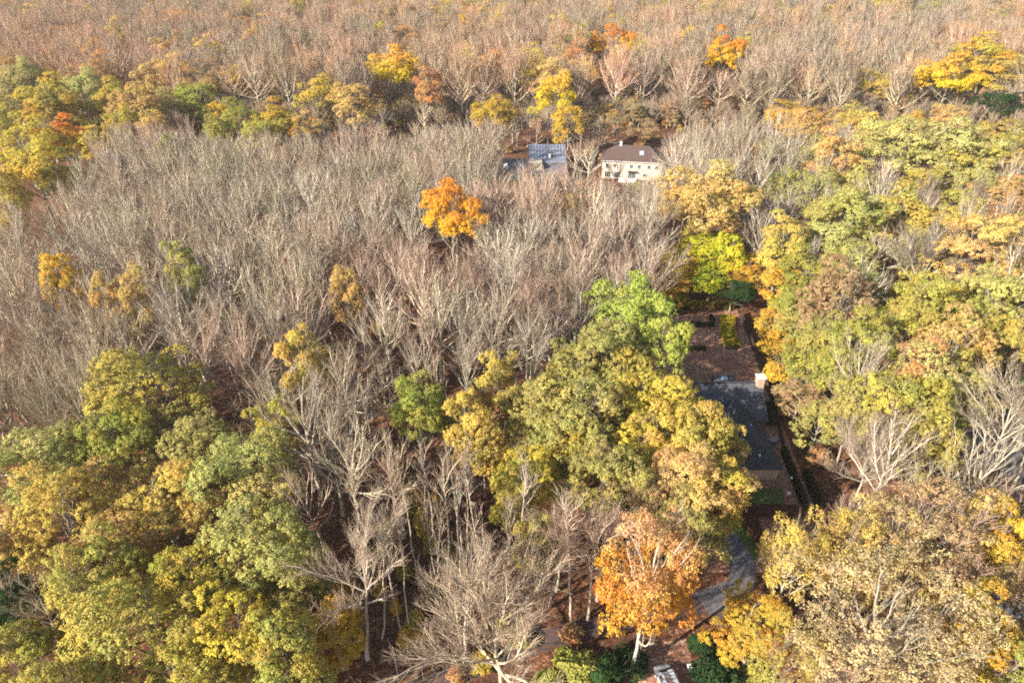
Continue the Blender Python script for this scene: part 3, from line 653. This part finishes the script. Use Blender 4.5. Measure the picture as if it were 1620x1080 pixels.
def label_all():
    groups = {}
    for o, px, py, desc in TODO:
        px_, py_ = min(max(px, 8), 1612), min(max(py, 8), 1072)
        d, lm = min(((px_-l[0])**2 + (py_-l[1])**2, l) for l in LM)
        if d < 14**2:
            c = sorted(((px_-l[0])**2 + (py_-l[1])**2, l) for l in LM)[1]; d, lm = c
        a = math.degrees(math.atan2(lm[1]-py_, px_-lm[0])) % 360
        groups.setdefault((desc, DIRS[int((a+22.5)//45) % 8], lm[2]), []).append((d, o))
    for (desc, dr, lm), L in groups.items():
        L.sort(key=lambda q: q[0])
        for i, (_, o) in enumerate(L):
            o['label'] = f'{desc} {"just" if i == 0 else ORD[min(i, 17)] + " out"} {dr} {lm}'
rnd = random.Random(5)
PLACED = []   # x, y, crown radius
def set_tints(o, a, b, g, bark=(.34, .30, .22), twig=(.26, .19, .13)):
    o['tint'] = list(a); o['tint_two'] = list(b); o['grad'] = float(g); o['bark'] = list(bark); o['twig'] = list(twig)
def jit(c, s=.10):
    k = 1 + rnd.uniform(-s, s); return tuple(min(.9, max(.005, x*k*(1+rnd.uniform(-s, s)*.5))) for x in c)
KIND_R = {'oak': 5.9, 'tall': 4.7, 'dome': 6.2, 'sparse': 5.9, 'beech': 5.6, 'cone': 4.4}
def leafy_tree(px, py, w, col, kind='oak', H=None, label=None, name='leafy_tree', group='leafy autumn trees', bark=None, zf=.64, lean=None):
    if H is None:
        q = at(px, py, 13); R = w/2*pix(q.x, q.y, 13)[2]/F; H = min(27, max(15, 10.5 + 1.35*R))*rnd.uniform(.86, 1.13)
    p = at(px, py, H*zf); dep = pix(p.x, p.y, H*zf)[2]; R = w/2*dep/F
    if kind == 'oak' and R < 4.2: kind = 'tall'
    var = LEAFY[kind]; tm, cm = var[rnd.randrange(len(var))]
    s = R/KIND_R[kind]; a, b, g, words = PAL[col]
    root = empty(name, (p.x, p.y, 0), rnd.uniform(0, 6.28))
    root.scale = (s*rnd.uniform(.95, 1.05), s*rnd.uniform(.95, 1.05), H/20.5)
    if lean: root.rotation_euler = (lean[0], lean[1], 0)
    t = ob('trunk', tm, root); c = ob('crown', cm, root)
    bk = bark or jit((.30, .27, .21)); A, B = jit(a), jit(b)
    for o in (t, c): set_tints(o, A, B, g, bk, jit((.26, .20, .14)))
    tag(root, label, 'tree', group)
    if not label:
        size = 'large' if w > 125 else ('small' if w < 62 else '')
        shp = {'oak': 'leafy tree', 'tall': 'slender leafy tree', 'dome': 'domed leafy tree', 'sparse': 'thinly leaved tree', 'beech': 'half-bare beech', 'cone': 'cone-shaped leafy tree'}[kind]
        want_label(root, px, py, ' '.join(x for x in (size, words, shp) if x))
    PLACED.append((p.x, p.y, R)); return root

LT = [  # lower-left group
 (250,615,150,'YG'),(65,735,140,'YP'),(190,705,110,'G'),(330,700,110,'GP'),(395,760,160,'GP','oak'),(405,870,165,'GP'),(105,830,135,'GO'),(262,815,145,'GO'),(190,870,110,'TG'),
 (150,930,140,'YG'),(12,870,100,'TG'),(300,930,130,'GY'),(235,1010,180,'YG'),(375,1015,150,'Y'),(450,930,120,'OL'),(40,1050,130,'YG'),(455,1045,120,'YG'),(268,705,70,'BR'),(435,680,75,'GY'),
 (150,780,80,'TG'),(10,960,90,'DG'),(320,1080,150,'YG'),(130,1100,150,'YG'),
 # scattered in the bare wood
 (478,580,64,'GO','tall',21),(297,444,54,'OL','tall',23),(183,492,50,'TG','tall',22),(222,488,50,'TG','tall',23),(530,578,40,'G','tall',12),(103,452,60,'OG','oak',21),(714,346,88,'OR','dome',25),
 (552,472,56,'TG','oak',20),(662,645,84,'BG','oak',19),(738,672,62,'GO','tall',18),(792,612,62,'GO','tall',18),(905,330,64,'RU','sparse',17),(275,250,36,'OL','tall',20),
 # central right group
 (1000,498,118,'BG','dome',22),(1050,548,86,'BG','dome',20),(955,565,115,'OL'),(905,600,105,'OL'),(865,645,120,'OL'),(930,665,130,'OL'),(1000,640,90,'GY'),(765,700,95,'GO'),(1055,640,115,'Y'),
 (1105,690,112,'GO'),(1085,770,150,'TG'),(1138,700,85,'GO'),(1130,790,95,'GY'),(955,760,120,'OL'),(835,765,105,'Y'),(880,745,90,'Y'),(805,800,62,'GY','tall',17),(1010,720,95,'Y'),(895,705,100,'OL'),
 (1095,840,100,'OL'),(840,690,90,'OL'),(1030,800,80,'BR','sparse',17),(990,590,80,'GY'),(1040,700,100,'GO'),(850,860,70,'YG','tall',14),
 # lower right
 (1190,1000,118,'OG','oak',11),(1388,982,250,'PT','sparse',22),(1335,885,115,'GO','sparse',20),(1400,870,110,'TG','sparse',20),(1445,850,170,'BR','beech',20),(1575,870,115,'OG','oak',18),(1525,850,110,'TG','beech',19),
 (1535,1010,130,'OG','oak',17),(1595,950,110,'BR','sparse',16),(1600,1060,110,'G','oak',14),(1350,1060,150,'PT','sparse',17),(1480,1000,130,'PT','sparse',19),(1240,1040,100,'YG','sparse',14),
 # right group
 (1125,320,150,'TG','dome',26),(1325,255,90,'TG'),(1272,212,72,'TG'),(1288,262,62,'GP'),(1440,235,130,'YP'),(1505,240,110,'YP'),(1555,258,105,'YG'),(1600,245,90,'YG'),(1330,345,120,'GP'),(1285,310,66,'GP'),
 (1405,350,95,'YG'),(1590,325,95,'RU'),(1545,400,135,'TG'),(1600,380,80,'YG'),(1600,440,90,'YG'),(1485,375,85,'GO'),(1305,385,95,'YP'),(1280,440,90,'G'),(1238,392,72,'GO','tall',20),(1234,450,66,'OG','tall',12),
 (1325,490,115,'BR'),(1445,495,105,'YG'),(1490,485,90,'GY'),(1565,480,120,'GP'),(1600,540,90,'YG'),(1375,565,115,'G'),(1425,590,95,'RU','oak',20),(1335,590,100,'G'),(1505,560,110,'TG'),(1485,625,125,'YP'),
 (1530,615,85,'YG'),(1400,650,130,'YG'),(1455,665,125,'YG'),(1350,650,100,'OL'),(1455,715,95,'YG'),(1385,470,70,'OL'),(1256,484,70,'G','oak',13),(1284,524,78,'OL','oak',14),(1226,512,60,'OG','tall',9),(1246,566,66,'OG','sparse',9),(730,14,60,'Y','oak',22),(820,6,60,'GO','oak',22),(1480,6,60,'BG','oak',20),(1400,6,60,'G','oak',20),(1600,12,60,'TG','oak',21),(660,6,60,'GO','oak',22),
 (1266,625,75,'BR','oak',9),(1296,670,85,'OL','oak',11),(1280,578,75,'G','oak',12),(1355,300,70,'GP'),(1455,300,70,'YG'),(1520,330,70,'YG'),(1375,215,62,'GO'),(1240,300,60,'OL','oak',17),(1560,560,70,'RU','oak',12),
 (1425,400,60,'GP'),(1550,300,70,'YP'),(1460,420,70,'YG'),(1350,420,80,'GP'),(1310,545,80,'OL'),(1400,530,80,'YG'),(1540,530,80,'YG'),
 # garden end
 (1115,400,85,'LY','oak',13),(1075,420,62,'OG','oak',11),(1125,445,62,'LY','oak',8),(1065,450,55,'OG','oak',8),(1150,405,60,'LY','oak',14),(1160,460,60,'DG','oak',8),(1180,430,56,'OG','oak',10),(1100,380,56,'GO','oak',12),
 # far edge of the near wood, upper left
 (30,130,62,'YP'),(75,165,90,'GY'),(130,145,66,'YP'),(180,160,62,'GY'),(215,170,72,'TG'),(265,165,40,'OL'),(316,155,62,'BG','oak',19),(100,222,85,'OR','dome',19),(35,232,85,'Y'),(55,272,95,'GY'),(15,305,60,'YG'),
 (150,235,60,'Y'),(385,192,56,'G'),(437,192,72,'OG','dome',19),(410,218,66,'YG'),(500,150,62,'GY'),(560,162,62,'TG'),(15,345,44,'Y'),(15,180,70,'YG'),(10,215,60,'GY'),(100,290,60,'GP'),(350,210,40,'G'),
 (345,180,36,'OG'),(190,205,56,'GY'),(245,200,46,'TG'),(105,185,60,'GO'),(85,130,40,'GO'),
 # far clearing and far wood
 (785,186,64,'OG','dome',21),(900,195,50,'OG','oak',20),(880,150,56,'OY','oak',25),(625,112,70,'OY','dome',28),(965,72,70,'OR','dome',27),(1145,88,64,'OR','dome',30),(1500,128,85,'OY','dome',28),
 (1560,95,95,'OG','oak',29),(1590,120,70,'GO','beech',22),(1245,178,56,'OG','beech',15),(1350,190,44,'GO','beech',17),(1438,200,50,'OG','oak',16),(1500,190,50,'TG','oak',16),(1575,168,66,'DG','oak',17),(1600,262,60,'OG'),
 (1270,215,50,'GO'),(975,200,46,'BR','beech',14),(1025,205,46,'BR','beech',11),(1380,135,60,'GO','beech',20),(705,28,48,'GO','oak',22),(700,8,60,'Y','oak',22),(760,10,60,'Y','oak',22),(1460,22,50,'BG','oak',20),
 (1430,35,44,'GY','oak',20),(1395,20,40,'GO','oak',22),(608,15,24,'BG','oak',20),(575,10,40,'OG','oak',20),(30,28,40,'BG','oak',20),(130,60,90,'RU','beech',21),(60,75,60,'RU','beech',21),(395,45,50,'RU','beech',22),
 (245,12,30,'OG','oak',21),(1235,22,30,'BG','oak',21),(1140,22,24,'BG','oak',20),(1550,10,60,'TG','oak',20),(1500,8,50,'DG','oak',20),(870,10,50,'GY','oak',21),(640,60,60,'RU','beech',22),(1500,60,60,'RU','beech',22),
 (510,25,60,'RU','beech',22),(480,200,40,'TG','beech',18)]
for e in LT:
    w_ = e[2]*(1.05 if e[0] > 1190 and 180 < e[1] < 760 else 1.08); leafy_tree(e[0], e[1], w_, *e[3:])
leafy_tree(1025, 905, 165, 'BO', 'beech', 27, 'orange birch with pinkish bare top and long pale leaning trunk beside the silver van', 'birch_tree', 'leafy autumn trees', bark=(.50, .45, .37), zf=.64)
leafy_tree(1254, 885, 112, 'GO', 'sparse', 21, 'sparse yellow maple on a tall grey trunk just right of the grey driveway', 'maple_tree', 'leafy autumn trees', bark=(.42, .38, .30))
leafy_tree(530, 992, 115, 'OG', 'cone', 12, 'young golden beech low beside the big green oaks near the bottom', 'beech_tree', 'leafy autumn trees')

def bare_tree(x, y, i, s, H, tone, rz=None, label=None, name='bare_tree', group='bare leafless trees', indiv=True):
    m0, m1, mj = BARE[i]; root = empty(name, (x, y, 0), rnd.uniform(0, 6.28) if rz is None else rz); root.scale = (s, s, H/BAREH[i]); root.rotation_euler = (rnd.gauss(0, .05), rnd.gauss(0, .05), root.rotation_euler[2])
    bk, tw, words = tone; k_ = rnd.uniform(.84, 1.14); b, w = jit(tuple(v*k_ for v in bk), .05), jit(tuple(v*k_ for v in tw), .05)
    for o in (ob('trunk', m0, root), ob('crown', m1, root)): set_tints(o, b, b, 0, b, w)
    tag(root, label, 'tree', group); return root
TONES = [((.58, .50, .37), (.30, .225, .165), 'beige'), ((.51, .46, .36), (.26, .21, .165), 'grey'), ((.54, .49, .35), (.275, .23, .16), 'greyish olive'),
         ((.55, .44, .34), (.32, .21, .155), 'reddish-brown'), ((.62, .56, .44), (.31, .25, .195), 'pale grey')]
NEAR = [((.46, .39, .28), (.34, .25, .18)), ((.40, .36, .28), (.31, .25, .19)), ((.42, .38, .27), (.32, .26, .18)), ((.44, .36, .27), (.37, .25, .19)), ((.46, .40, .31), (.35, .275, .20))]
SHAPE = ['fan-shaped', 'narrow', 'wide', 'broom-like', 'leaning', 'high-forked', 'bowl-shaped', 'pole-like', 'broad', 'forked', 'dense round', 'dense oval', 'dense wide']
HERO = [(1420,960,10,1.15,19,3,.5,'big rounded reddish-grey bare beech above the pale tan oak at lower right'),(1500,930,10,.8,17,3,1.5,None),(1320,900,12,.6,13,3,2.5,None),  # base px, base py, proto, scale, height, tone, rz, label
 (808,1120,8,1.35,20.5,0,0.4,'broad spreading bare tree with pale limbs over the grey road, just above the photo bottom'),
 (582,1042,9,1.0,23,4,2.0,'big pale forked bare tree standing beside the young golden beech'),
 (717,978,7,1.2,24,0,1.0,'tall curved pale trunk nearest above the broad bare tree'),
 (698,980,7,.8,22,3,3.0,None),(688,976,7,.7,21,3,5.0,None),(636,1002,7,1.0,22,1,2.2,None),(650,1000,7,.9,22,0,0.2,None),(605,1010,7,.8,21,1,4.1,None),
 (760,900,7,1.0,23,1,2.6,None),(745,905,7,.8,22,3,.6,None),(665,930,7,.9,21,0,1.6,None),(728,940,7,.9,22,4,4.6,None),(820,930,7,1.0,22,1,3.6,None),
 (640,900,7,.9,22,3,3.3,None),(700,905,7,.9,22,1,.9,None),(790,960,7,.8,20,0,5.5,None),(870,960,9,.75,18,3,1.1,None),(930,980,9,.8,19,3,3.9,None),
 (905,990,7,1.2,20,3,1.7,None),(945,950,5,.8,18,3,.7,None),(880,935,7,1.1,21,0,4.7,None),(770,1000,7,1.0,19,3,2.2,None),(590,940,7,1.1,22,0,1.9,None),(530,900,5,.8,20,3,2.9,None),(640,850,5,.9,21,0,5.9,None),
 (1350,800,8,.80,15,1,1.2,None),(1530,800,9,1.05,24,4,.7,'tall twin-limbed bare tree standing by the grey yard near the right edge'),
 (1590,800,9,1.1,24,4,3.1,None),(1200,330,9,1.15,21,2,2.1,None),(1160,300,8,.75,19,2,.3,None),(1250,330,9,.9,19,2,4.4,None),(1040,325,4,.9,14,4,.3,None),(1068,345,9,.7,16,4,1.3,None),
 (1430,500,8,1.15,21,1,2.2,'broad grey bare tree ringed by green oaks in the upper right'),(1450,380,8,.62,17,1,1.2,None),(1510,385,8,.66,17,1,5.2,None),
 (105,1050,9,.7,15,4,1.0,'dead white snag with thick broken limbs among lower left oaks'),(1398,330,8,.5,17,1,2.9,None),
 (1020,455,9,.8,23,0,1.3,None),(760,560,8,1.0,19,3,1.9,None),(840,600,8,1.05,20,3,4.9,None),(905,560,8,.85,19,0,3.0,None)]
for px, py, i, s, H, tn, rz, lab in HERO:
    p = at(px, py); r_ = bare_tree(p.x, p.y, i, s, H, NEAR[tn] + (TONES[tn][2],) if py > 600 else TONES[tn], rz, lab); PLACED.append((p.x, p.y, 3.0*s if i == 7 else 5.0*s))
    if not lab: a, b, _ = pix(p.x, p.y, H*.7); want_label(r_, a, b, f'{TONES[tn][2]} {SHAPE[i]} bare tree')

def inside(x, y, poly):
    c = False; n = len(poly)
    for i in range(n):
        x0, y0 = poly[i][:2]; x1, y1 = poly[(i+1) % n][:2]
        if (y0 > y) != (y1 > y) and x < (x1-x0)*(y-y0)/(y1-y0)+x0: c = not c
    return c
EXCL = [[tuple(at(*q).xy) for q in ((1020, 470), (1185, 470), (1235, 600), (1310, 800), (1400, 1130), (1010, 1130), (1010, 930), (1040, 800), (1040, 640))],
        [tuple(at(*q).xy) for q in ((600, 1120), (810, 1010), (1000, 965), (1010, 1000), (900, 1130))],
        [(24, 190), (42, 190), (51, 217), (57, 219), (57, 234), (28, 236)], [(-5, 213), (19, 213), (19, 244), (-5, 244)],
        [tuple(at(*q).xy) for q in ((1500, 640), (1660, 640), (1700, 780), (1540, 780))]]
def near_edge(x):   # how far the near wood reaches
    return 225 - (3 if x > 0 else 0) + 12*math.sin(x/40.0) - max(0, -x-120)*.05
VEX = [[(-200, 760), (60, 700), (160, 640), (330, 560), (480, 640), (505, 900), (520, 1300), (-200, 1300)], [(800, 600), (930, 480), (1080, 480), (1230, 640), (1230, 900), (760, 870), (740, 700)],
       [(1000, 860), (1700, 780), (1700, 1400), (1000, 1400)], [(-200, 100), (175, 195), (150, 270), (90, 350), (-200, 400)], [(370, 140), (475, 140), (470, 232), (380, 240)]]
grid = {}
ACC = [(478, 580, 60), (297, 444, 50), (183, 492, 50), (222, 488, 50), (552, 472, 50), (662, 645, 84), (714, 346, 84), (103, 452, 50), (738, 672, 60), (792, 612, 60), (1238, 395, 70), (1125, 320, 130)]
def free(x, y, d):
    gx, gy = int(x//8), int(y//8)
    for a in range(gx-1, gx+2):
        for b in range(gy-1, gy+2):
            for (u, v) in grid.get((a, b), ()):
                if (u-x)**2 + (v-y)**2 < d*d: return False
    return True
fill = []
for _ in range(60000):
    y = rnd.uniform(36, 245); hw = .75*(y*C_ + CH*S) + 14; x = rnd.uniform(-hw, hw)
    if y > near_edge(x) or any(inside(x, y, e) for e in EXCL): continue
    if 19 < x < 29 and 160 < y < 216 and rnd.random() < .35: continue
    a_, b_, _ = pix(x, y, 14)
    if any(inside(a_, b_, e) for e in VEX): continue
    if any(abs(a_-u) < w*.5+14 and v-4 < b_ < v+w*.5+26 for u, v, w in ACC): continue
    if x > 62 and rnd.random() < .97: continue                  # the right group is leafy, only a few bare ones between
    if any((x-a)**2 + (y-b)**2 < (r*.78+2.2)**2 for a, b, r in PLACED): continue
    if -6 < x < 20 and 185 < y < 214: continue
    if -6 < x < 18 and y > 140 and rnd.random() < .3: continue
    if y < 48: continue
    d = rnd.uniform(5.2, 7.2)
    if not free(x, y, d): continue
    grid.setdefault((int(x//8), int(y//8)), []).append((x, y)); fill.append((x, y))
def fbm(x, y): return math.sin(x*.031+1.3)*math.cos(y*.027-.4) + .6*math.sin(x*.083-y*.061+2.) + .4*math.cos(x*.14+y*.11)
fill.sort(key=lambda q: q[1]*C_ + (CH-12)*S)
n_ind = 300 - len(HERO); stuff_pts = []; back = []
for _ in range(60):      # low bare trees closing the view behind the far houses
    x, y = rnd.uniform(-70, 36), rnd.uniform(246, 272)
    if all((x-u)**2 + (y-v)**2 > 30 for u, v in back): back.append((x, y))
for x, y in back:
    tn = rnd.choice((0, 1, 3)); k_ = rnd.uniform(.7, 1.0); stuff_pts.append((x, y, rnd.choice((0, 2, 5)), rnd.uniform(.7, 1.0), rnd.uniform(9, 14), TONES[tn]))
for k_, (x, y) in enumerate(fill):
    i = rnd.choice((0, 0, 1, 2, 2, 3, 4, 4, 5, 6)); s = rnd.uniform(.85, 1.3); H = rnd.uniform(17.5, 22.5)
    if 18 < x < 29 and y > 165: H = 12.5; s = .7
    if rnd.random() < .12: H *= .85
    xo = x*222/y
    if 24 < xo < 53 and y < 216: H = min(H, 75*(1-y/222.)+.3)
    if -6 < xo <= 20 and y < 216: H = min(H, 75*(1-y/222.)+3.5)
    if H < 8: continue
    f = fbm(x, y); tn = 0 if f > .55 else 4 if f > .15 else 2 if f > -.35 and x < -20 else 1 if f > -.6 else 3
    if rnd.random() < .3: tn = rnd.randrange(5)
    if 560 < pix(x, y, 14)[0] < 900 and y < 95: s *= .72; i = rnd.choice((5, 7, 7, 3, 1))
    a, b, _ = pix(x, y, H*.7)
    if k_ < n_ind:
        want_label(bare_tree(x, y, i, s, H, TONES[tn] if y > 100 else NEAR[tn] + (TONES[tn][2],)), a, b, f'{TONES[tn][2]} {SHAPE[i]} bare tree')
    else: stuff_pts.append((x, y, i, s, H, TONES[tn]))
print('fill', len(fill), 'stuff', len(stuff_pts), 'leafy', len(LT))

# small growth on the forest floor
def shrub(px, py, w, h, col, label, name='shrub'):
    p = at(px, py, h*.5); dep = pix(p.x, p.y, h*.5)[2]; R = w/2*dep/F; i = rnd.randrange(3); sm, fm = SHRUB[i]
    root = empty(name, (p.x, p.y, 0), rnd.uniform(0, 6)); root.scale = (R/2.4, R/2.4, h/3.2); a, b, g, words = PAL[col]
    for o in (ob('stems', sm, root), ob('foliage', fm, root)): set_tints(o, jit(a), jit(b), 0)
    tag(root, label, 'shrub', 'shrubs under the trees')
    if not label: want_label(root, px, py, f'{words} shrub')
SH = [(915,1045,95,3,'G'),(965,1060,90,3.4,'DG'),(1000,1040,70,3,'DG'),(1135,1065,90,4,'DG'),(1112,1012,56,3.5,'DG'),(655,1000,60,2,'OG'),(640,1010,50,1.8,'OG'),(870,1075,60,2.5,'G'),(830,1010,50,2,'OL'),(905,1000,44,2,'RU'),(760,1045,50,2,'OG'),(720,1065,50,2,'RU'),(690,1040,40,1.5,'BR'),(1600,600,110,6,'DG'),(1570,630,70,5,'DG'),
      (800,990,60,2.2,'OL'),(705,770,40,5,'DG'),(840,560,50,2,'RU'),(790,650,50,2,'RU'),(1200,1070,60,2,'G'),(560,760,40,2,'G'),(585,860,36,2,'DG'),(745,915,50,3,'OL'),(680,935,34,3,'YG'),(1225,660,34,2,'DG'),
      (1200,300,60,5,'DG'),(1240,360,50,5,'DG'),(20,985,70,5,'DG'),(1560,770,60,2.5,'OL'),(1590,800,60,3,'OL'),(640,540,40,3,'RU'),(600,520,40,2.5,'OR'),(1035,395,50,3,'OL'),(1090,375,50,2.5,'G'),(1010,292,36,2.5,'G'),(930,300,40,3,'OL'),
      (1066,275,30,5,'DG'),(160,640,50,3,'DG'),(500,640,40,3,'OL'),(450,350,40,3,'OL'),(390,300,50,4,'OL'),(240,300,50,3,'G'),(1010,800,46,3,'BR'),(975,830,50,3,'RU'),(1300,720,50,3,'RU'),(830,850,40,4,'GY'),(615,830,40,5,'GO'),(655,790,40,6,'GO'),
      (600,870,36,5,'GO'),(680,860,36,5,'GO'),(640,900,36,4,'GY'),(600,930,34,5,'GO'),(668,820,34,7,'GO'),(690,800,30,6,'OG'),(625,960,30,3,'OR'),(540,930,40,4,'OG'),(710,880,30,4,'OL'),(655,975,34,3,'GO'),(1230,585,50,5,'OG'),(1215,545,40,4,'OG'),(1245,640,50,4,'BR'),(1070,470,60,5,'OG'),(1050,440,60,6,'OR'),(575,900,30,4,'GO')]
for e in SH: shrub(*e, None)

# the rest of the near wood, and the far wood: too many to count, one object each
def joined(name, parts):
    bm = bmesh.new(); off = 0; mats = []
    for me in parts:
        k0 = len(bm.faces); bm.from_mesh(me); bm.faces.ensure_lookup_table()
        for f in bm.faces[k0:]: f.material_index += off
        off += len(me.materials); mats += list(me.materials)
    out = bpy.data.meshes.new(name); bm.to_mesh(out); bm.free()
    for m in mats: out.materials.append(m)
    return out
SHJ = [joined('understory', SHRUB[j]) for j in (0, 2)]
src = bpy.data.collections.new('wood_tree_kinds')      # never linked to the scene
SRC0 = [BARE[i][2] for i in range(7)] + [BARE[i][2] for i in (10, 11, 12)] + [joined('beech_wood_tree', LEAFY['beech'][j]) for j in (0, 1)] + [joined('oak_wood_tree', LEAFY['tall'][0])]
SRC = SRC0 + SHJ
for i, me in enumerate(SRC): src.objects.link(bpy.data.objects.new(f'wood_kind_{i:02d}', me))
def wood(name, pts, label):
    n = len(pts); me = bpy.data.meshes.new(name); me.vertices.add(n)
    me.vertices.foreach_set('co', np.array([(p[0], p[1], 0) for p in pts], dtype=np.float32).ravel())
    def add(nm, ty, arr, key='value'):
        a = me.attributes.new(nm, ty, 'POINT'); a.data.foreach_set(key, np.array(arr, dtype=np.int32 if ty == 'INT' else np.float32).ravel())
    add('kind_i', 'INT', [p[2] for p in pts]); add('sc', 'FLOAT_VECTOR', [p[3] for p in pts], 'vector'); add('rz', 'FLOAT_VECTOR', [(0, 0, rnd.uniform(0, 6.28)) for p in pts], 'vector')
    for nm, j in (('tint', 4), ('tint_two', 5), ('bark', 6), ('twig', 7)): add(nm, 'FLOAT_VECTOR', [p[j] for p in pts], 'vector')
    add('grad', 'FLOAT', [p[8] for p in pts])
    o = ob(name, me); tag(o, label, None, None, 'stuff')
    g = bpy.data.node_groups.new(name, 'GeometryNodeTree'); g.interface.new_socket('Geometry', in_out='INPUT', socket_type='NodeSocketGeometry'); g.interface.new_socket('Geometry', in_out='OUTPUT', socket_type='NodeSocketGeometry')
    N = g.nodes.new; a = N('NodeGroupInput'); z = N('NodeGroupOutput'); mp = N('GeometryNodeMeshToPoints'); ip = N('GeometryNodeInstanceOnPoints'); ci = N('GeometryNodeCollectionInfo')
    ci.inputs['Collection'].default_value = src; ci.inputs['Separate Children'].default_value = True; ci.inputs['Reset Children'].default_value = True
    def na(nm, ty): q = N('GeometryNodeInputNamedAttribute'); q.data_type = ty; q.inputs['Name'].default_value = nm; return q.outputs['Attribute']
    e2 = N('FunctionNodeEulerToRotation'); L = g.links.new
    L(a.outputs[0], mp.inputs['Mesh']); L(mp.outputs[0], ip.inputs['Points']); L(ci.outputs[0], ip.inputs['Instance']); ip.inputs['Pick Instance'].default_value = True
    L(na('kind_i', 'INT'), ip.inputs['Instance Index']); L(na('rz', 'FLOAT_VECTOR'), e2.inputs[0]); L(e2.outputs[0], ip.inputs['Rotation']); L(na('sc', 'FLOAT_VECTOR'), ip.inputs['Scale']); L(ip.outputs[0], z.inputs[0])
    o.modifiers.new('wood', 'NODES').node_group = g; return o
pts = []
for x, y, i, s, H, tn in stuff_pts:
    k_ = rnd.uniform(.84, 1.14); b, w = jit(tuple(v*k_ for v in tn[0]), .05), jit(tuple(v*k_ for v in tn[1]), .05); pts.append((x, y, i, (s, s, H/21.), b, b, b, w, 0))
wood('bare_wood', pts, 'bare leafless wood reaching back towards the houses')
FARPAL = ['RU', 'OG', 'GO', 'TG', 'BR', 'GY', 'OL']
grid = {}; fp = []
for _ in range(70000):
    y = rnd.uniform(284, 760); hw = .75*(y*C_ + CH*S) + 25; x = rnd.uniform(-hw, hw); front = 288 + 8*math.sin(x/37.) - .03*x
    if y < front: continue
    if 640 < pix(x, y, 0)[0] < 1080 and y < front + 3: continue
    if any((x-a)**2 + (y-b)**2 < (r*.8+2.5)**2 or (abs(x-a*y/b) < r*.95+2.5 and b-44 < y < b) for a, b, r in PLACED if b > 250): continue
    d = rnd.uniform(8.2, 12) if y < 520 else rnd.uniform(9, 13)
    gx, gy = int(x//12), int(y//12)
    if any((u-x)**2 + (v-y)**2 < d*d for a in (gx-1, gx, gx+1) for b in (gy-1, gy, gy+1) for (u, v) in grid.get((a, b), ())): continue
    grid.setdefault((gx, gy), []).append((x, y)); f = fbm(x*.8, y*.7); s = rnd.uniform(1.05, 1.6); H = rnd.uniform(21, 30)
    rr = rnd.random(); warm = .5 + .3*f
    if rr < (.07 if y < 345 else .16) + .12*(f > .6) + .1*(y > 560): i = rnd.choice((10, 11, 10, 11, 12) if y < 560 else (10, 12, 12)); s *= .95
    else: i = rnd.choice((7, 8, 9, 7, 8, 2))
    left = .5 - x/500.; w_ = warm + .35*left
    base = (.54, .45, .34); tw = (.37, .235, .155) if w_ > .75 else (.31, .225, .155) if w_ > .45 else (.26, .205, .15)
    if rnd.random() < .15: tw = (.48, .28, .17)
    c = PAL[rnd.choice(FARPAL if y < 560 else ['GY', 'Y', 'TG', 'OL', 'G', 'GO'])] if i >= 10 else PAL['RU']
    if i in (10, 11) and rnd.random() < .7: c = PAL[rnd.choice(('RU', 'BR', 'TG'))]
    fp.append((x, y, i, (s, s, H/21.), jit(c[0], .15), jit(c[1], .15), jit(base, .1), jit(tw, .12), c[2]))
for _ in range(1500):      # saplings and young beeches under the far trees
    y = (240 if _ % 3 == 0 else 284) + 110*rnd.random()**1.6; hw = .75*(y*C_ + CH*S) + 20; x = rnd.uniform(-hw, hw)
    low = y < 284 and 560 < pix(x, y, 0)[0] < 1090
    if low and rnd.random() < .6: continue
    c = PAL[rnd.choice(('BR', 'BR', 'RU', 'TG', 'OL', 'OG'))]
    if low or rnd.random() < .45: s = rnd.uniform(.8, 1.3) if low else rnd.uniform(1.0, 1.9); fp.append((x, y, rnd.choice((13, 14)), (s, s, s*rnd.uniform(.8, 1.7)), jit(tuple(v*.8 for v in c[0]), .2), jit(c[1], .2), (.3, .26, .2), (.3, .22, .16), 0))
    else: s = rnd.uniform(.55, .8); fp.append((x, y, rnd.choice((7, 8, 9, 10)), (s, s, s*rnd.uniform(.6, .85)), jit(c[0], .2), jit(c[1], .2), (.42, .35, .26), jit((.36, .27, .19), .15), 0))
wood('far_wood', fp, 'far wood of bare and russet beeches fading to the top')
print('far', len(fp))
label_all()

# pale autumn air between the camera and the far wood
hz = MB().box(-1650, 1650, -1500, 1800, -1.0, 92.0).build('haze', M_DARK); tag(hz, kind='stuff')
m, t = mat('haze'); k = NT(t); v = k.n('ShaderNodeVolumePrincipled'); v.inputs['Density'].default_value = HAZE; v.inputs['Color'].default_value = (1.0, .95, .88, 1); v.inputs['Anisotropy'].default_value = .2
o = k.n('ShaderNodeOutputMaterial'); k.l(v.outputs[0], o.inputs['Volume']); hz.data.materials.clear(); hz.data.materials.append(m)
